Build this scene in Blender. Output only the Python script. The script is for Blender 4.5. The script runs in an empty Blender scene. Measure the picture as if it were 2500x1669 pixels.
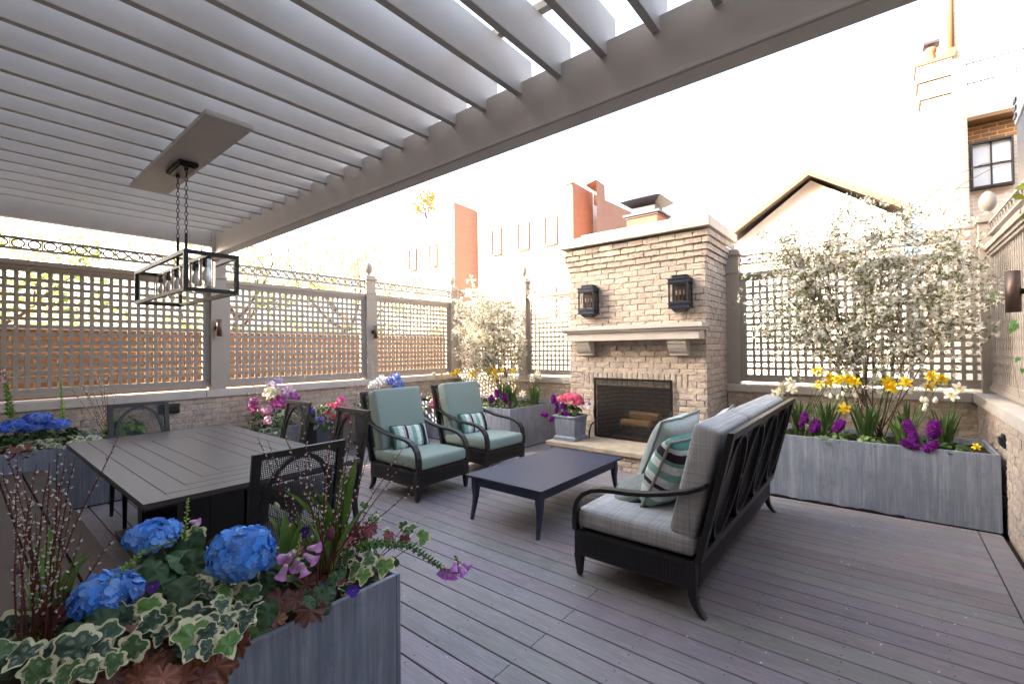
import bpy, bmesh, math, random
from mathutils import Vector, Matrix
random.seed(7)
C = bpy.context.scene.collection
SC = bpy.context.scene
R = math.radians
V = Vector
def lin(h):
    h = h.lstrip('#'); o = []
    for i in (0, 2, 4):
        c = int(h[i:i+2], 16)/255
        o.append(c/12.92 if c <= .04045 else ((c+.055)/1.055)**2.4)
    return tuple(o)
# ------------------------------------------------------------ camera
CAM_H = 1.5
yaw, pitch, roll = R(39.266), R(.926), R(-.595)
cF = V((-math.sin(yaw)*math.cos(pitch), math.cos(yaw)*math.cos(pitch), math.sin(pitch)))
cR = V((math.cos(yaw), math.sin(yaw), 0)); cU = cR.cross(cF)
cR, cU = cR*math.cos(roll)+cU*math.sin(roll), -cR*math.sin(roll)+cU*math.cos(roll)
cam = bpy.data.cameras.new('camera'); co = bpy.data.objects.new('camera', cam); C.objects.link(co)
M = Matrix((cR, cU, -cF)).transposed().to_4x4(); M.translation = V((0, 0, CAM_H)); co.matrix_world = M
cam.sensor_width = 36; cam.lens = 1111.7/2500*36; cam.clip_start = .02; cam.clip_end = 500
SC.camera = co
def _ray(u, v): return cR*((u-1250)/1111.7)+cF-cU*((v-834.5)/1111.7)
def PD(u, v, d): return V((0, 0, CAM_H))+_ray(u, v)*d
def atY(u, v, y): r = _ray(u, v); return V((0, 0, CAM_H))+r*(y/r.y)
def atX(u, v, x): r = _ray(u, v); return V((0, 0, CAM_H))+r*(x/r.x)
def atZ(u, v, z): r = _ray(u, v); return V((0, 0, CAM_H))+r*((z-CAM_H)/r.z)
# ------------------------------------------------------------ world, sun, exposure
SUN = V((-.69, -.724, 0)).normalized()*math.cos(R(27)); SUN.z = math.sin(R(27))
w = bpy.data.worlds.new('World'); SC.world = w; w.use_nodes = True
nt = w.node_tree; nt.nodes.clear()
sky = nt.nodes.new('ShaderNodeTexSky'); sky.sky_type = 'NISHITA'; sky.sun_disc = False
sky.sun_elevation = R(27); sky.sun_rotation = math.atan2(SUN.x, SUN.y)
sky.air_density = 1.0; sky.dust_density = 6.0; sky.ozone_density = .6
bg = nt.nodes.new('ShaderNodeBackground'); bg.inputs[1].default_value = .15
wo = nt.nodes.new('ShaderNodeOutputWorld')
hsv = nt.nodes.new('ShaderNodeHueSaturation'); hsv.inputs['Saturation'].default_value = .72
nt.links.new(sky.outputs[0], hsv.inputs['Color']); nt.links.new(hsv.outputs[0], bg.inputs[0]); nt.links.new(bg.outputs[0], wo.inputs[0])
sl = bpy.data.lights.new('sun', 'SUN'); sl.energy = 5.0; sl.angle = R(.5); sl.color = (1, .80, .60)
so = bpy.data.objects.new('sun', sl); C.objects.link(so); so.rotation_euler = SUN.to_track_quat('Z', 'Y').to_euler()
so.location = (-20, -40, 30)
SC.view_settings.view_transform = 'Standard'; SC.view_settings.look = 'None'
SC.view_settings.gamma = 1; SC.view_settings.exposure = 3.12
SC.cycles.max_bounces = 8; SC.cycles.diffuse_bounces = 4; SC.cycles.transparent_max_bounces = 24
# ------------------------------------------------------------ materials
def mat(name, base=(.5, .5, .5), rough=.6, metal=0, spec=.5, fn=None, **kw):
    m = bpy.data.materials.new(name); m.use_nodes = True
    t = m.node_tree; b = t.nodes['Principled BSDF']
    b.inputs['Base Color'].default_value = (*base, 1); b.inputs['Roughness'].default_value = rough
    b.inputs['Metallic'].default_value = metal; b.inputs['Specular IOR Level'].default_value = spec
    for k, v in kw.items(): b.inputs[k].default_value = v
    if fn: fn(t, b)
    return m
def N(t, typ, **kw):
    n = t.nodes.new(typ)
    for k, v in kw.items():
        if k in ('op',): n.operation = v
        elif k == 'blend': n.data_type = 'RGBA'; n.blend_type = v
        elif isinstance(k, str) and hasattr(n, k): setattr(n, k, v)
    return n
def noise(t, vec, scale, detail=4, rough=.6, stretch=None):
    if stretch:
        mp = t.nodes.new('ShaderNodeMapping'); mp.inputs['Scale'].default_value = stretch
        t.links.new(vec, mp.inputs[0]); vec = mp.outputs[0]
    n = t.nodes.new('ShaderNodeTexNoise'); n.inputs['Scale'].default_value = scale
    n.inputs['Detail'].default_value = detail; n.inputs['Roughness'].default_value = rough
    t.links.new(vec, n.inputs['Vector']); return n.outputs['Fac']
def ramp(t, fac, stops):
    r = t.nodes.new('ShaderNodeValToRGB'); e = r.color_ramp.elements
    e[0].position, e[0].color = stops[0][0], (*stops[0][1], 1)
    e[1].position, e[1].color = stops[-1][0], (*stops[-1][1], 1)
    for p, c in stops[1:-1]:
        x = e.new(p); x.color = (*c, 1)
    t.links.new(fac, r.inputs[0]); return r.outputs[0]
def mix(t, a, b, fac, blend='MIX'):
    m = t.nodes.new('ShaderNodeMix'); m.data_type = 'RGBA'; m.blend_type = blend
    for s, v in ((m.inputs[6], a), (m.inputs[7], b)):
        if isinstance(v, tuple): s.default_value = (*v, 1)
        else: t.links.new(v, s)
    if isinstance(fac, (int, float)): m.inputs[0].default_value = fac
    else: t.links.new(fac, m.inputs[0])
    return m.outputs[2]
def bump(t, b, h, strength=.3, dist=.01):
    n = t.nodes.new('ShaderNodeBump'); n.inputs['Strength'].default_value = strength; n.inputs['Distance'].default_value = dist
    t.links.new(h, n.inputs['Height']); t.links.new(n.outputs[0], b.inputs['Normal'])
def oc(t): return t.nodes.new('ShaderNodeTexCoord').outputs['Object']
def attr(t): n = t.nodes.new('ShaderNodeAttribute'); n.attribute_name = 'Col'; return n.outputs['Color']
g3 = lambda v: (v, v, v)
def mix_f(t, s, k):
    m = t.nodes.new('ShaderNodeMath'); m.operation = 'MULTIPLY'; m.inputs[1].default_value = k; t.links.new(s, m.inputs[0]); return m.outputs[0]
def f_paint(col, var=.10, sc=6):
    def f(t, b):
        o = oc(t); n = noise(t, o, sc, 5); n2 = noise(t, o, 90, 3, .6, (1, 1, .25))
        c = mix(t, tuple(x*(1-var) for x in col), tuple(x*(1+var) for x in col), n); n3 = noise(t, o, 5, 6, .75, (1, .25, .6)); c = mix(t, c, tuple(x*.80 for x in col), mix_f(t, ramp(t, n3, [(.52, g3(0)), (.75, g3(1))]), .6))
        t.links.new(c, b.inputs['Base Color']); bump(t, b, n2, .12, .003)
    return f
PAINT = lin('#958c81'); PLI = lin('#b0aca7')
m_paint = mat('painted_wood', rough=.62, fn=f_paint(PAINT))
m_perg = mat('pergola_paint', rough=.6, fn=f_paint(PLI))
def f_stone(a, bb, sc=5):
    def f(t, b):
        o = oc(t); n = noise(t, o, sc, 6, .65); n2 = noise(t, o, 60, 5, .7)
        t.links.new(mix(t, mix(t, a, bb, ramp(t, n, [(.3, g3(0)), (.7, g3(1))])), g3(.0), mix_f(t, n2, .18)), b.inputs['Base Color'])
        bump(t, b, n2, .25, .004)
    return f
m_lime = mat('limestone', rough=.8, fn=f_stone(lin('#c4bcb2'), lin('#b3a99e'), 3))
m_hearth = mat('hearth_stone', rough=.8, fn=f_stone(lin('#b5a58e'), lin('#8f8775'), 6))
def f_brick(t, b):
    o = oc(t); a = attr(t); n = noise(t, o, 45, 6, .7); n2 = noise(t, o, 14, 4, .6)
    c = mix(t, a, mix(t, a, lin('#cfc5ba'), .55), ramp(t, n, [(.38, g3(0)), (.66, g3(1))]))
    c = mix(t, c, mix(t, a, (.12, .10, .085), .4), ramp(t, n2, [(.52, g3(0)), (.8, g3(1))]))
    t.links.new(c, b.inputs['Base Color']); bump(t, b, n, .6, .006)
m_brick = mat('handmade_brick', rough=.9, spec=.2, fn=f_brick)
m_mortar = mat('mortar', rough=.95, spec=.1, fn=f_stone(lin('#bb9f84'), lin('#a68a70'), 20))
def f_btex(c1, c2, mo, w=.215, h=.076):
    def f(t, b):
        o = oc(t); s = t.nodes.new('ShaderNodeSeparateXYZ'); t.links.new(o, s.inputs[0])
        ad = t.nodes.new('ShaderNodeMath'); t.links.new(s.outputs[0], ad.inputs[0]); t.links.new(s.outputs[1], ad.inputs[1])
        cb = t.nodes.new('ShaderNodeCombineXYZ'); t.links.new(ad.outputs[0], cb.inputs[0]); t.links.new(s.outputs[2], cb.inputs[1])
        br = t.nodes.new('ShaderNodeTexBrick'); br.inputs['Scale'].default_value = 1; br.inputs['Brick Width'].default_value = w
        br.inputs['Row Height'].default_value = h; br.inputs['Mortar Size'].default_value = .008
        br.inputs['Color1'].default_value = (*c1, 1); br.inputs['Color2'].default_value = (*c2, 1); br.inputs['Mortar'].default_value = (*mo, 1)
        t.links.new(cb.outputs[0], br.inputs['Vector'])
        n = noise(t, o, 8, 5); t.links.new(mix(t, br.outputs[0], g3(.02), mix_f(t, n, .35)), b.inputs['Base Color'])
        bump(t, b, br.outputs['Fac'], -.4, .008)
    return f
m_rbrick = mat('red_brick', rough=.9, spec=.2, fn=f_btex(lin('#a3705c'), lin('#946657'), lin('#a89484')))
m_obrick = mat('orange_brick', rough=.9, spec=.2, fn=f_btex(lin('#a06a44'), lin('#85633f'), lin('#b39a7c')))
m_pbrick = mat('pale_facade_brick', rough=.9, spec=.2, fn=f_btex(lin('#dccabb'), lin('#d2bba8'), lin('#e5dcd0')))
m_hbrick = mat('brown_brick', rough=.9, spec=.2, fn=f_btex(lin('#a08c7c'), lin('#8f7c6e'), lin('#b0a496')))
m_fire = mat('firebrick', rough=.95, spec=.1, fn=f_btex(lin('#7a6c5f'), lin('#6c5f54'), lin('#4c443d'), .23, .06))
def f_deck(t, b):
    o = oc(t); a = attr(t)
    n = noise(t, o, 2.2, 5, .6, (1, 5, 1)); n2 = noise(t, o, 60, 5, .75, (.12, 1.6, 1)); n3 = noise(t, o, .9, 4)
    c = mix(t, a, mix(t, a, lin('#c4bcbc'), .3), ramp(t, n2, [(.45, g3(0)), (.75, g3(1))]))
    c = mix(t, c, mix(t, a, lin('#6a5c59'), .35), ramp(t, n, [(.5, g3(0)), (.78, g3(1))]))
    c = mix(t, c, lin('#958480'), mix_f(t, ramp(t, n3, [(.45, g3(0)), (.7, g3(1))]), .35))
    t.links.new(c, b.inputs['Base Color']); bump(t, b, n2, .18, .002)
    rr = ramp(t, n, [(.3, g3(.42)), (.7, g3(.6))]); t.links.new(rr, b.inputs['Roughness'])
m_deck = mat('composite_decking', rough=.5, spec=.4, fn=f_deck)
def f_lead(t, b):
    o = oc(t); n = noise(t, o, 30, 6, .7, (1, 1, .06)); n2 = noise(t, o, 2.5, 4); n3 = noise(t, o, 120, 3, .6, (1, 1, .03)); n4 = noise(t, o, 9, 6, .75)
    s = t.nodes.new('ShaderNodeSeparateXYZ'); t.links.new(o, s.inputs[0])
    c = ramp(t, n, [(.25, lin('#666d7a')), (.5, lin('#7f8693')), (.75, lin('#a2a8b3'))])
    c = mix(t, c, lin('#666c77'), ramp(t, n2, [(.4, g3(0)), (.75, g3(.7))]))
    c = mix(t, c, lin('#b5bac0'), mix_f(t, ramp(t, n3, [(.55, g3(0)), (.75, g3(1))]), .35))
    c = mix(t, c, lin('#5b6069'), mix_f(t, ramp(t, n4, [(.55, g3(0)), (.72, g3(1))]), .45))
    t.links.new(c, b.inputs['Base Color']); bump(t, b, n, .1, .003)
m_lead = mat('brushed_zinc', rough=.5, metal=.15, spec=.4, fn=f_lead)
m_rail = mat('dark_bronze_aluminium', base=lin('#2c2626'), rough=.42, spec=.5, fn=f_paint(lin('#191514'), .12, 30))
m_table = mat('table_bronze', rough=.38, fn=f_paint(lin('#403837'), .06, 20))
m_navy = mat('navy_metal', rough=.5, fn=f_paint(lin('#262e44'), .08, 12))
m_black = mat('black_iron', base=lin('#15130f'), rough=.45, metal=.3)
m_lant = mat('lantern_metal', base=lin('#2c303c'), rough=.35, metal=.5)
def f_fab(c1, c2, sc=400, plaid=False):
    def f(t, b):
        o = oc(t); n = noise(t, o, sc, 2)
        if plaid:
            a = noise(t, o, 170, 2, .8, (.01, 1, .01)); a2 = None
            a2 = noise(t, o, 170, 2, .8, (.01, .01, 1)); a3 = noise(t, o, 120, 2, .8, (1, .01, .01))
            x = mix(t, mix(t, a, a2, .5), a3, .33)
            c = ramp(t, x, [(.38, c1), (.60, c2)])
        else: c = mix(t, c1, c2, n)
        t.links.new(c, b.inputs['Base Color']); bump(t, b, n, .3, .002)
    return f
m_sage = mat('sage_canvas', rough=.9, spec=.15, fn=f_fab(lin('#7c8a82'), lin('#89978f')))
m_grey = mat('grey_woven_fabric', rough=.9, spec=.15, fn=f_fab(lin('#838383'), lin('#b4b3b0'), 400, True))
def f_attr(t, b):
    o = oc(t); n = noise(t, o, 40, 3); a = attr(t)
    t.links.new(mix(t, mix(t, a, g3(0), .25), a, n), b.inputs['Base Color'])
m_col = mat('coloured_cloth', rough=.9, spec=.15, fn=f_attr)
def f_shag(t, b):
    o = oc(t); n = noise(t, o, 160, 4); a = attr(t)
    t.links.new(mix(t, mix(t, a, g3(0), .22), a, ramp(t, n, [(.3, g3(0)), (.6, g3(1))])), b.inputs['Base Color']); bump(t, b, n, .8, .01)
m_shag = mat('shaggy_cloth', rough=1, spec=.05, fn=f_shag)
def f_leaf(t, b):
    o = oc(t); a = attr(t); n = noise(t, o, 25, 3)
    c = mix(t, mix(t, a, g3(0), .3), a, ramp(t, n, [(.25, g3(0)), (.6, g3(1))]))
    t.links.new(c, b.inputs['Base Color'])
    tr = t.nodes.new('ShaderNodeBsdfTranslucent'); t.links.new(a, tr.inputs[0])
    ms = t.nodes.new('ShaderNodeMixShader'); ms.inputs[0].default_value = .28
    out = t.nodes['Material Output']; t.links.new(b.outputs[0], ms.inputs[1]); t.links.new(tr.outputs[0], ms.inputs[2]); t.links.new(ms.outputs[0], out.inputs[0])
m_leaf = mat('foliage', rough=.5, spec=.35, fn=f_leaf)
m_petal = mat('petals', rough=.6, spec=.2, fn=f_leaf)
m_bark = mat('bark', rough=.85, spec=.2, fn=f_attr)
m_soil = mat('soil', rough=1, spec=.05, fn=f_stone((.02, .013, .009), (.05, .035, .025), 40))
m_wood = mat('firewood', rough=.85, fn=f_attr)
m_teak = mat('bench_planks', rough=.75, spec=.25, fn=f_paint(lin('#43362e'), .25, 3))
m_terra = mat('clay_flue', rough=.85, base=lin('#93503a'))
m_steel = mat('galvanised_steel', base=lin('#2a2834'), rough=.5, metal=.2)
m_tan = mat('tan_trim', rough=.7, base=lin('#6e5236'))
m_roof = mat('roof_shingle', rough=.9, base=lin('#5c5450'))
m_white = mat('white_render', rough=.8, base=lin('#e8e2da'))
m_dglass = mat('dark_window_glass', base=lin('#cfd2d6'), rough=.08, spec=.8)
m_frame = mat('bronze_window_frame', base=lin('#5a3322'), rough=.6)
def f_glass(t, b):
    tr = t.nodes.new('ShaderNodeBsdfTransparent'); tr.inputs[0].default_value = (.96, .96, .95, 1); g = t.nodes.new('ShaderNodeBsdfGlossy'); g.inputs['Roughness'].default_value = .05
    fr = t.nodes.new('ShaderNodeFresnel'); fr.inputs[0].default_value = 1.5
    n = noise(t, oc(t), 60, 4); ad = t.nodes.new('ShaderNodeMath'); ad.operation = 'MULTIPLY_ADD'; ad.inputs[1].default_value = .25
    t.links.new(n, ad.inputs[0]); t.links.new(fr.outputs[0], ad.inputs[2])
    ms = t.nodes.new('ShaderNodeMixShader'); t.links.new(ad.outputs[0], ms.inputs[0]); t.links.new(tr.outputs[0], ms.inputs[1]); t.links.new(g.outputs[0], ms.inputs[2])
    t.links.new(ms.outputs[0], t.nodes['Material Output'].inputs[0])
m_glass = mat('seeded_glass', fn=f_glass)
m_bulb = mat('bulb_glass', base=(.8, .8, .8), rough=.2)
def f_mesh(sc, op):
    def f(t, b):
        o = oc(t); s = t.nodes.new('ShaderNodeSeparateXYZ'); t.links.new(o, s.inputs[0])
        ad = t.nodes.new('ShaderNodeMath'); t.links.new(s.outputs[0], ad.inputs[0]); t.links.new(s.outputs[1], ad.inputs[1])
        outs = []
        for src in (ad.outputs[0], s.outputs[2]):
            mu = mix_f(t, src, sc); fr = t.nodes.new('ShaderNodeMath'); fr.operation = 'FRACT'; t.links.new(mu, fr.inputs[0])
            g = t.nodes.new('ShaderNodeMath'); g.operation = 'GREATER_THAN'; g.inputs[1].default_value = op; t.links.new(fr.outputs[0], g.inputs[0]); outs.append(g.outputs[0])
        mx = t.nodes.new('ShaderNodeMath'); mx.operation = 'MAXIMUM'; t.links.new(outs[0], mx.inputs[0]); t.links.new(outs[1], mx.inputs[1])
        t.links.new(mx.outputs[0], b.inputs['Alpha'])
    return f
m_mesh = mat('sling_mesh', base=lin('#26201f'), rough=.6, fn=f_mesh(100, .66))
m_screen = mat('spark_screen_mesh', base=lin('#1a1512'), rough=.7, fn=f_mesh(260, .72))
# ------------------------------------------------------------ mesh builder
class MB:
    def __init__(s): s.v = []; s.f = []; s.c = []; s.sm = []; s.col = (.5, .5, .5)
    def add(s, vs, fs, col=None, smooth=False):
        b = len(s.v); s.v += [tuple(x) for x in vs]; col = col or s.col
        for f in fs: s.f.append(tuple(b+i for i in f)); s.c.append(col); s.sm.append(smooth)
        return s
    def box(s, x0, x1, y0, y1, z0, z1, col=None, M=None):
        vs = [V((x, y, z)) for z in (z0, z1) for y in (y0, y1) for x in (x0, x1)]
        if M: vs = [M @ p for p in vs]
        return s.add(vs, [(0, 2, 3, 1), (4, 5, 7, 6), (0, 1, 5, 4), (2, 6, 7, 3), (0, 4, 6, 2), (1, 3, 7, 5)], col)
    def prism(s, pts, ax, a, b, col=None, smooth=False):
        # pts: 2D outline in the other two axes (in xyz order), extruded along ax from a to b
        def mk(p, t):
            q = list(p); q.insert(ax, t); return q
        n = len(pts); vs = [mk(p, a) for p in pts]+[mk(p, b) for p in pts]
        return s.add(vs, [tuple(range(n))[::-1], tuple(range(n, 2*n))]+[(i, (i+1) % n, n+(i+1) % n, n+i) for i in range(n)], col, smooth)
    def tube(s, pts, r, seg=6, col=None, cap=True, flat=None):
        pts = [V(p) for p in pts]; n = len(pts)
        if not isinstance(r, (list, tuple)): r = [r]*n
        vs = []; up = None
        for i, p in enumerate(pts):
            d = (pts[min(i+1, n-1)]-pts[max(i-1, 0)]).normalized()
            if up is None:
                up = V((0, 0, 1)) if abs(d.z) < .9 else V((1, 0, 0))
            a = (up-d*up.dot(d)).normalized(); b = d.cross(a); up = a
            for k in range(seg):
                t = 2*math.pi*k/seg+(math.pi/4 if seg == 4 else 0)
                x, y = math.cos(t)*r[i], math.sin(t)*r[i]
                if flat: x *= flat[0]; y *= flat[1]
                vs.append(p+a*x+b*y)
        fs = [(i*seg+k, i*seg+(k+1) % seg, (i+1)*seg+(k+1) % seg, (i+1)*seg+k) for i in range(n-1) for k in range(seg)]
        if cap: fs += [tuple(range(seg))[::-1], tuple((n-1)*seg+k for k in range(seg))]
        return s.add(vs, fs, col, seg > 4)
    def lathe(s, prof, c=(0, 0, 0), seg=20, col=None, axis=None, smooth=True):
        c = V(c); Q = axis.to_track_quat('Z', 'Y') if axis else None; vs = []
        for r, z in prof:
            for k in range(seg):
                t = 2*math.pi*k/seg; p = V((r*math.cos(t), r*math.sin(t), z)); vs.append(c+(Q @ p if Q else p))
        n = len(prof)
        fs = [(i*seg+k, i*seg+(k+1) % seg, (i+1)*seg+(k+1) % seg, (i+1)*seg+k) for i in range(n-1) for k in range(seg)]
        if prof[0][0] > 1e-4: fs.append(tuple(range(seg))[::-1])
        if prof[-1][0] > 1e-4: fs.append(tuple((n-1)*seg+k for k in range(seg)))
        return s.add(vs, fs, col, smooth)
    def frus(s, c0, w0, d0, c1, w1, d1, col=None):
        vs = [V(c)+V((sx*w, sy*d, 0)) for c, w, d in ((c0, w0/2, d0/2), (c1, w1/2, d1/2)) for sx, sy in ((-1, -1), (1, -1), (1, 1), (-1, 1))]
        return s.add(vs, [(3, 2, 1, 0), (4, 5, 6, 7)]+[(i, (i+1) % 4, 4+(i+1) % 4, 4+i) for i in range(4)], col)
    def build(s, name, m, parent=None, world=False, bevel=0, seg=2):
        me = bpy.data.meshes.new(name); off = parent.location if (world and parent) else V((0, 0, 0))
        me.from_pydata([V(v)-off for v in s.v], [], s.f)
        a = me.attributes.new('Col', 'FLOAT_COLOR', 'FACE'); a.data.foreach_set('color', [x for c in s.c for x in (*c, 1)])
        me.polygons.foreach_set('use_smooth', s.sm); me.materials.append(m); me.update()
        o = bpy.data.objects.new(name, me); C.objects.link(o)
        if parent: o.parent = parent
        if bevel:
            b = o.modifiers.new('bevel', 'BEVEL'); b.width = bevel; b.segments = seg; b.limit_method = 'ANGLE'; b.angle_limit = R(40)
        return o
def thing(name, label, cat, loc=(0, 0, 0), rz=0, group=None):
    o = bpy.data.objects.new(name, None); C.objects.link(o); o.location = loc; o.rotation_euler = (0, 0, rz)
    o.empty_display_size = .1; o['label'] = label; o['category'] = cat
    if group: o['group'] = group
    return o
def tag(o, label, cat, group=None):
    o['label'] = label; o['category'] = cat
    if group: o['group'] = group
    return o
def struct(o, kind='structure'): o['kind'] = kind; return o
def copy_tree(o, parent=None):
    c = o.copy(); C.objects.link(c)
    if parent: c.parent = parent
    for ch in o.children: copy_tree(ch, c)
    return c
def dup(o, loc, rz, label, scale=None):
    c = copy_tree(o); c.location = loc; c.rotation_euler = (0, 0, rz); c['label'] = label
    if scale: c.scale = (scale,)*3
    return c
rnd = random.uniform
# ============================================================ SETTING
XL, YB, XR = -6.93, 6.63, .70       # inner faces of the copings: left, back, right
b = MB(); b.add([(-150, -120, -.6), (150, -120, -.6), (150, 300, -.6), (-150, 300, -.6)], [(0, 1, 2, 3)], lin('#8a8578'))
struct(b.build('ground', mat('ground', rough=.95, fn=f_stone(lin('#8a8578'), lin('#736d60'), .5))))
# deck boards run along X; double border board along the right wall
b = MB(); nails = MB(); P = .1435; y = 1.4115-P*26; k = -26
DC = [lin(x) for x in ('#746f71', '#777274', '#716c6e', '#797476', '#706b6d', '#767173')]
while y < 6.7:
    xs = [-7.0, -4.6 if k % 2 else -5.3, -1.41 if k % 2 else .553, .553] if k % 2 else [-7.0, -3.2, .553]
    for x0, x1 in zip(xs, xs[1:]):
        if x1-x0 < .05: continue
        c = random.choice(DC); c = tuple(v*rnd(.94, 1.05) for v in c)
        b.prism([(y+.0035, -.03), (y+P-.0035, -.03), (y+P-.0035, -.003), (y+P-.006, 0), (y+.006, 0), (y+.0035, -.003)], 0, x0+.002, x1-.002, c)
    for nx in [-1.41+.407*j for j in range(-13, 5)]:
        for dy in (.03, P-.03): nails.lathe([(.0042, 0), (.0042, .0006)], (nx+rnd(-.006, .006), y+dy, .0002), 6)
    y += P; k += 1
b.prism([(.559, -.03), (.69, -.03), (.69, 0), (.559, 0)][::-1], 1, -2.4, 6.6, DC[0])
deck = struct(b.build('deck', m_deck))
nl = nails.build('deck_fasteners', mat('fastener', base=(.03, .028, .028), rough=.5), deck)
b = MB(); b.box(-7.1, .8, -2.5, 6.7, -.6, -.04); struct(b.build('deck_base', mat('deck_shadow_base', base=(.01, .01, .01), rough=1)))
# ---- bricks
BC = [lin(x) for x in ('#a29180', '#998979', '#a79786', '#948477', '#a08e7c', '#9f9081', '#92877d', '#a69685')]
def brick(mb, O, U, Nn, u0, u1, z0, z1, off=0, depth=.02, vert=False, cols=BC, rough=1):
    nx, nz = (6, 3) if not vert else (3, 6)
    c = random.choice(cols); c = tuple(v*q for v, q in zip(c, [rnd(.93, 1.05)]*3)); g = []
    tz = rnd(-.0015, .0015); tn = rnd(-.002, .003)*rough
    for j in range(nz+1):
        for i in range(nx+1):
            e = (i in (0, nx)) or (j in (0, nz)); u = u0+(u1-u0)*i/nx; z = z0+(z1-z0)*j/nz
            if j == 0: z += rnd(-.007, .004)*rough
            elif j == nz: z += rnd(-.003, .003)*rough
            if i == 0 or i == nx: u += rnd(-.003, .003)*rough
            n = off+tn+(-.004 if e else rnd(-.002, .003)*rough)
            if j == 0: n += .004
            g.append(O+U*u+Nn*n+V((0, 0, z+tz)))
    W = nx+1; fs = [(j*W+i, j*W+i+1, (j+1)*W+i+1, (j+1)*W+i) for j in range(nz) for i in range(nx)]
    ring = [i for i in range(W)]+[j*W+nx for j in range(1, nz+1)]+[nz*W+i for i in range(nx-1, -1, -1)]+[j*W for j in range(nz-1, 0, -1)]
    base = len(g)
    for r in ring:
        g.append(g[r]-Nn*depth)
    n = len(ring); fs += [(ring[i], base+i, base+(i+1) % n, ring[(i+1) % n]) for i in range(n)]
    mb.add(g, fs, c)
def brickwork(mb, O, U, Nn, u0, u1, z0, z1, holes=(), prof=None, bw=.205, rh=.0765, m=.0085, ph=0, cols=BC):
    O, U, Nn = V(O), V(U), V(Nn); k = 0; z = z0
    nrow = max(1, round((z1-z0)/rh)); rh = (z1-z0)/nrow
    for k in range(nrow):
        z = z0+k*rh; zc = z+rh/2; segs = [(u0, u1)]
        of = prof(zc) if prof else 0
        if of: segs = [(u0-(of if ph >= 0 else 0), u1+of)]
        for hu0, hu1, hz0, hz1 in holes:
            if hz0 < zc < hz1:
                ns = []
                for a, c in segs:
                    if hu0 > a: ns.append((a, min(c, hu0)))
                    if hu1 < c: ns.append((max(a, hu1), c))
                    if hu1 <= a or hu0 >= c: ns.append((a, c))
                segs = [s for s in set(ns) if s[1]-s[0] > .02]
        for a, c in segs:
            st = u0+((k+abs(ph)) % 2)*(bw+m)/2-(bw+m)*3+rnd(-.012, .012)
            while st < c:
                s0, s1 = max(st, a), min(st+bw, c)
                if s1-s0 > .03: brick(mb, O, U, Nn, s0, s1, z+m/2, z+rh-m/2, of, cols=cols)
                elif s1-s0 > 0 and st+bw < c: pass
                st += bw+m
def low_wall(label, box, faces, cope, rz=0):
    x0, x1, y0, y1 = box; t = thing('garden_wall', label, 'brick wall', ((x0+x1)/2, (y0+y1)/2, 0))
    core = MB().box(x0, x1, y0, y1, -.55, .905, (0, 0, 0)); core.build('mortar_core', m_mortar, t, True)
    br = MB()
    for O, U, Nn, L in faces: brickwork(br, O, U, Nn, 0, L, .0, .905)
    br.build('brick_face', m_brick, t, True)
    cp = MB()
    for c in cope: cp.box(*c, .905, 1.0)
    cp.build('stone_coping', m_lime, t, True, bevel=.004); return t
low_wall('low pale brick wall with stone coping along the left fence behind the dining table', (-7.25, XL-.035, -2.2, 6.8), [((XL-.027, -2.2, 0), (0, 1, 0), (1, 0, 0), 8.85)],
         [(-7.28, XL, -2.2, 2.10), (-7.28, XL, 2.106, 5.2), (-7.28, XL, 5.206, 6.63)])
low_wall('low pale brick wall with stone coping at the back, left of the fireplace', (-6.96, -3.62, YB+.035, 6.9), [((-6.95, YB+.027, 0), (1, 0, 0), (0, -1, 0), 3.33)],
         [(-6.925, -3.63, YB, 6.93)])
low_wall('low pale brick wall with stone coping at the back, right of the fireplace', (-1.66, .74, YB+.035, 6.9), [((-1.66, YB+.027, 0), (1, 0, 0), (0, -1, 0), 2.4)],
         [(-1.66, XR-.003, YB, 6.93)])
low_wall('low pale brick wall with stone coping along the right fence', (XR+.035, 1.05, -2.2, 6.9), [((XR+.027, 6.64, 0), (0, -1, 0), (-1, 0, 0), 8.8)],
         [(XR, 1.08, -2.2, 3.8), (XR, 1.08, 3.806, 6.93)])
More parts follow.
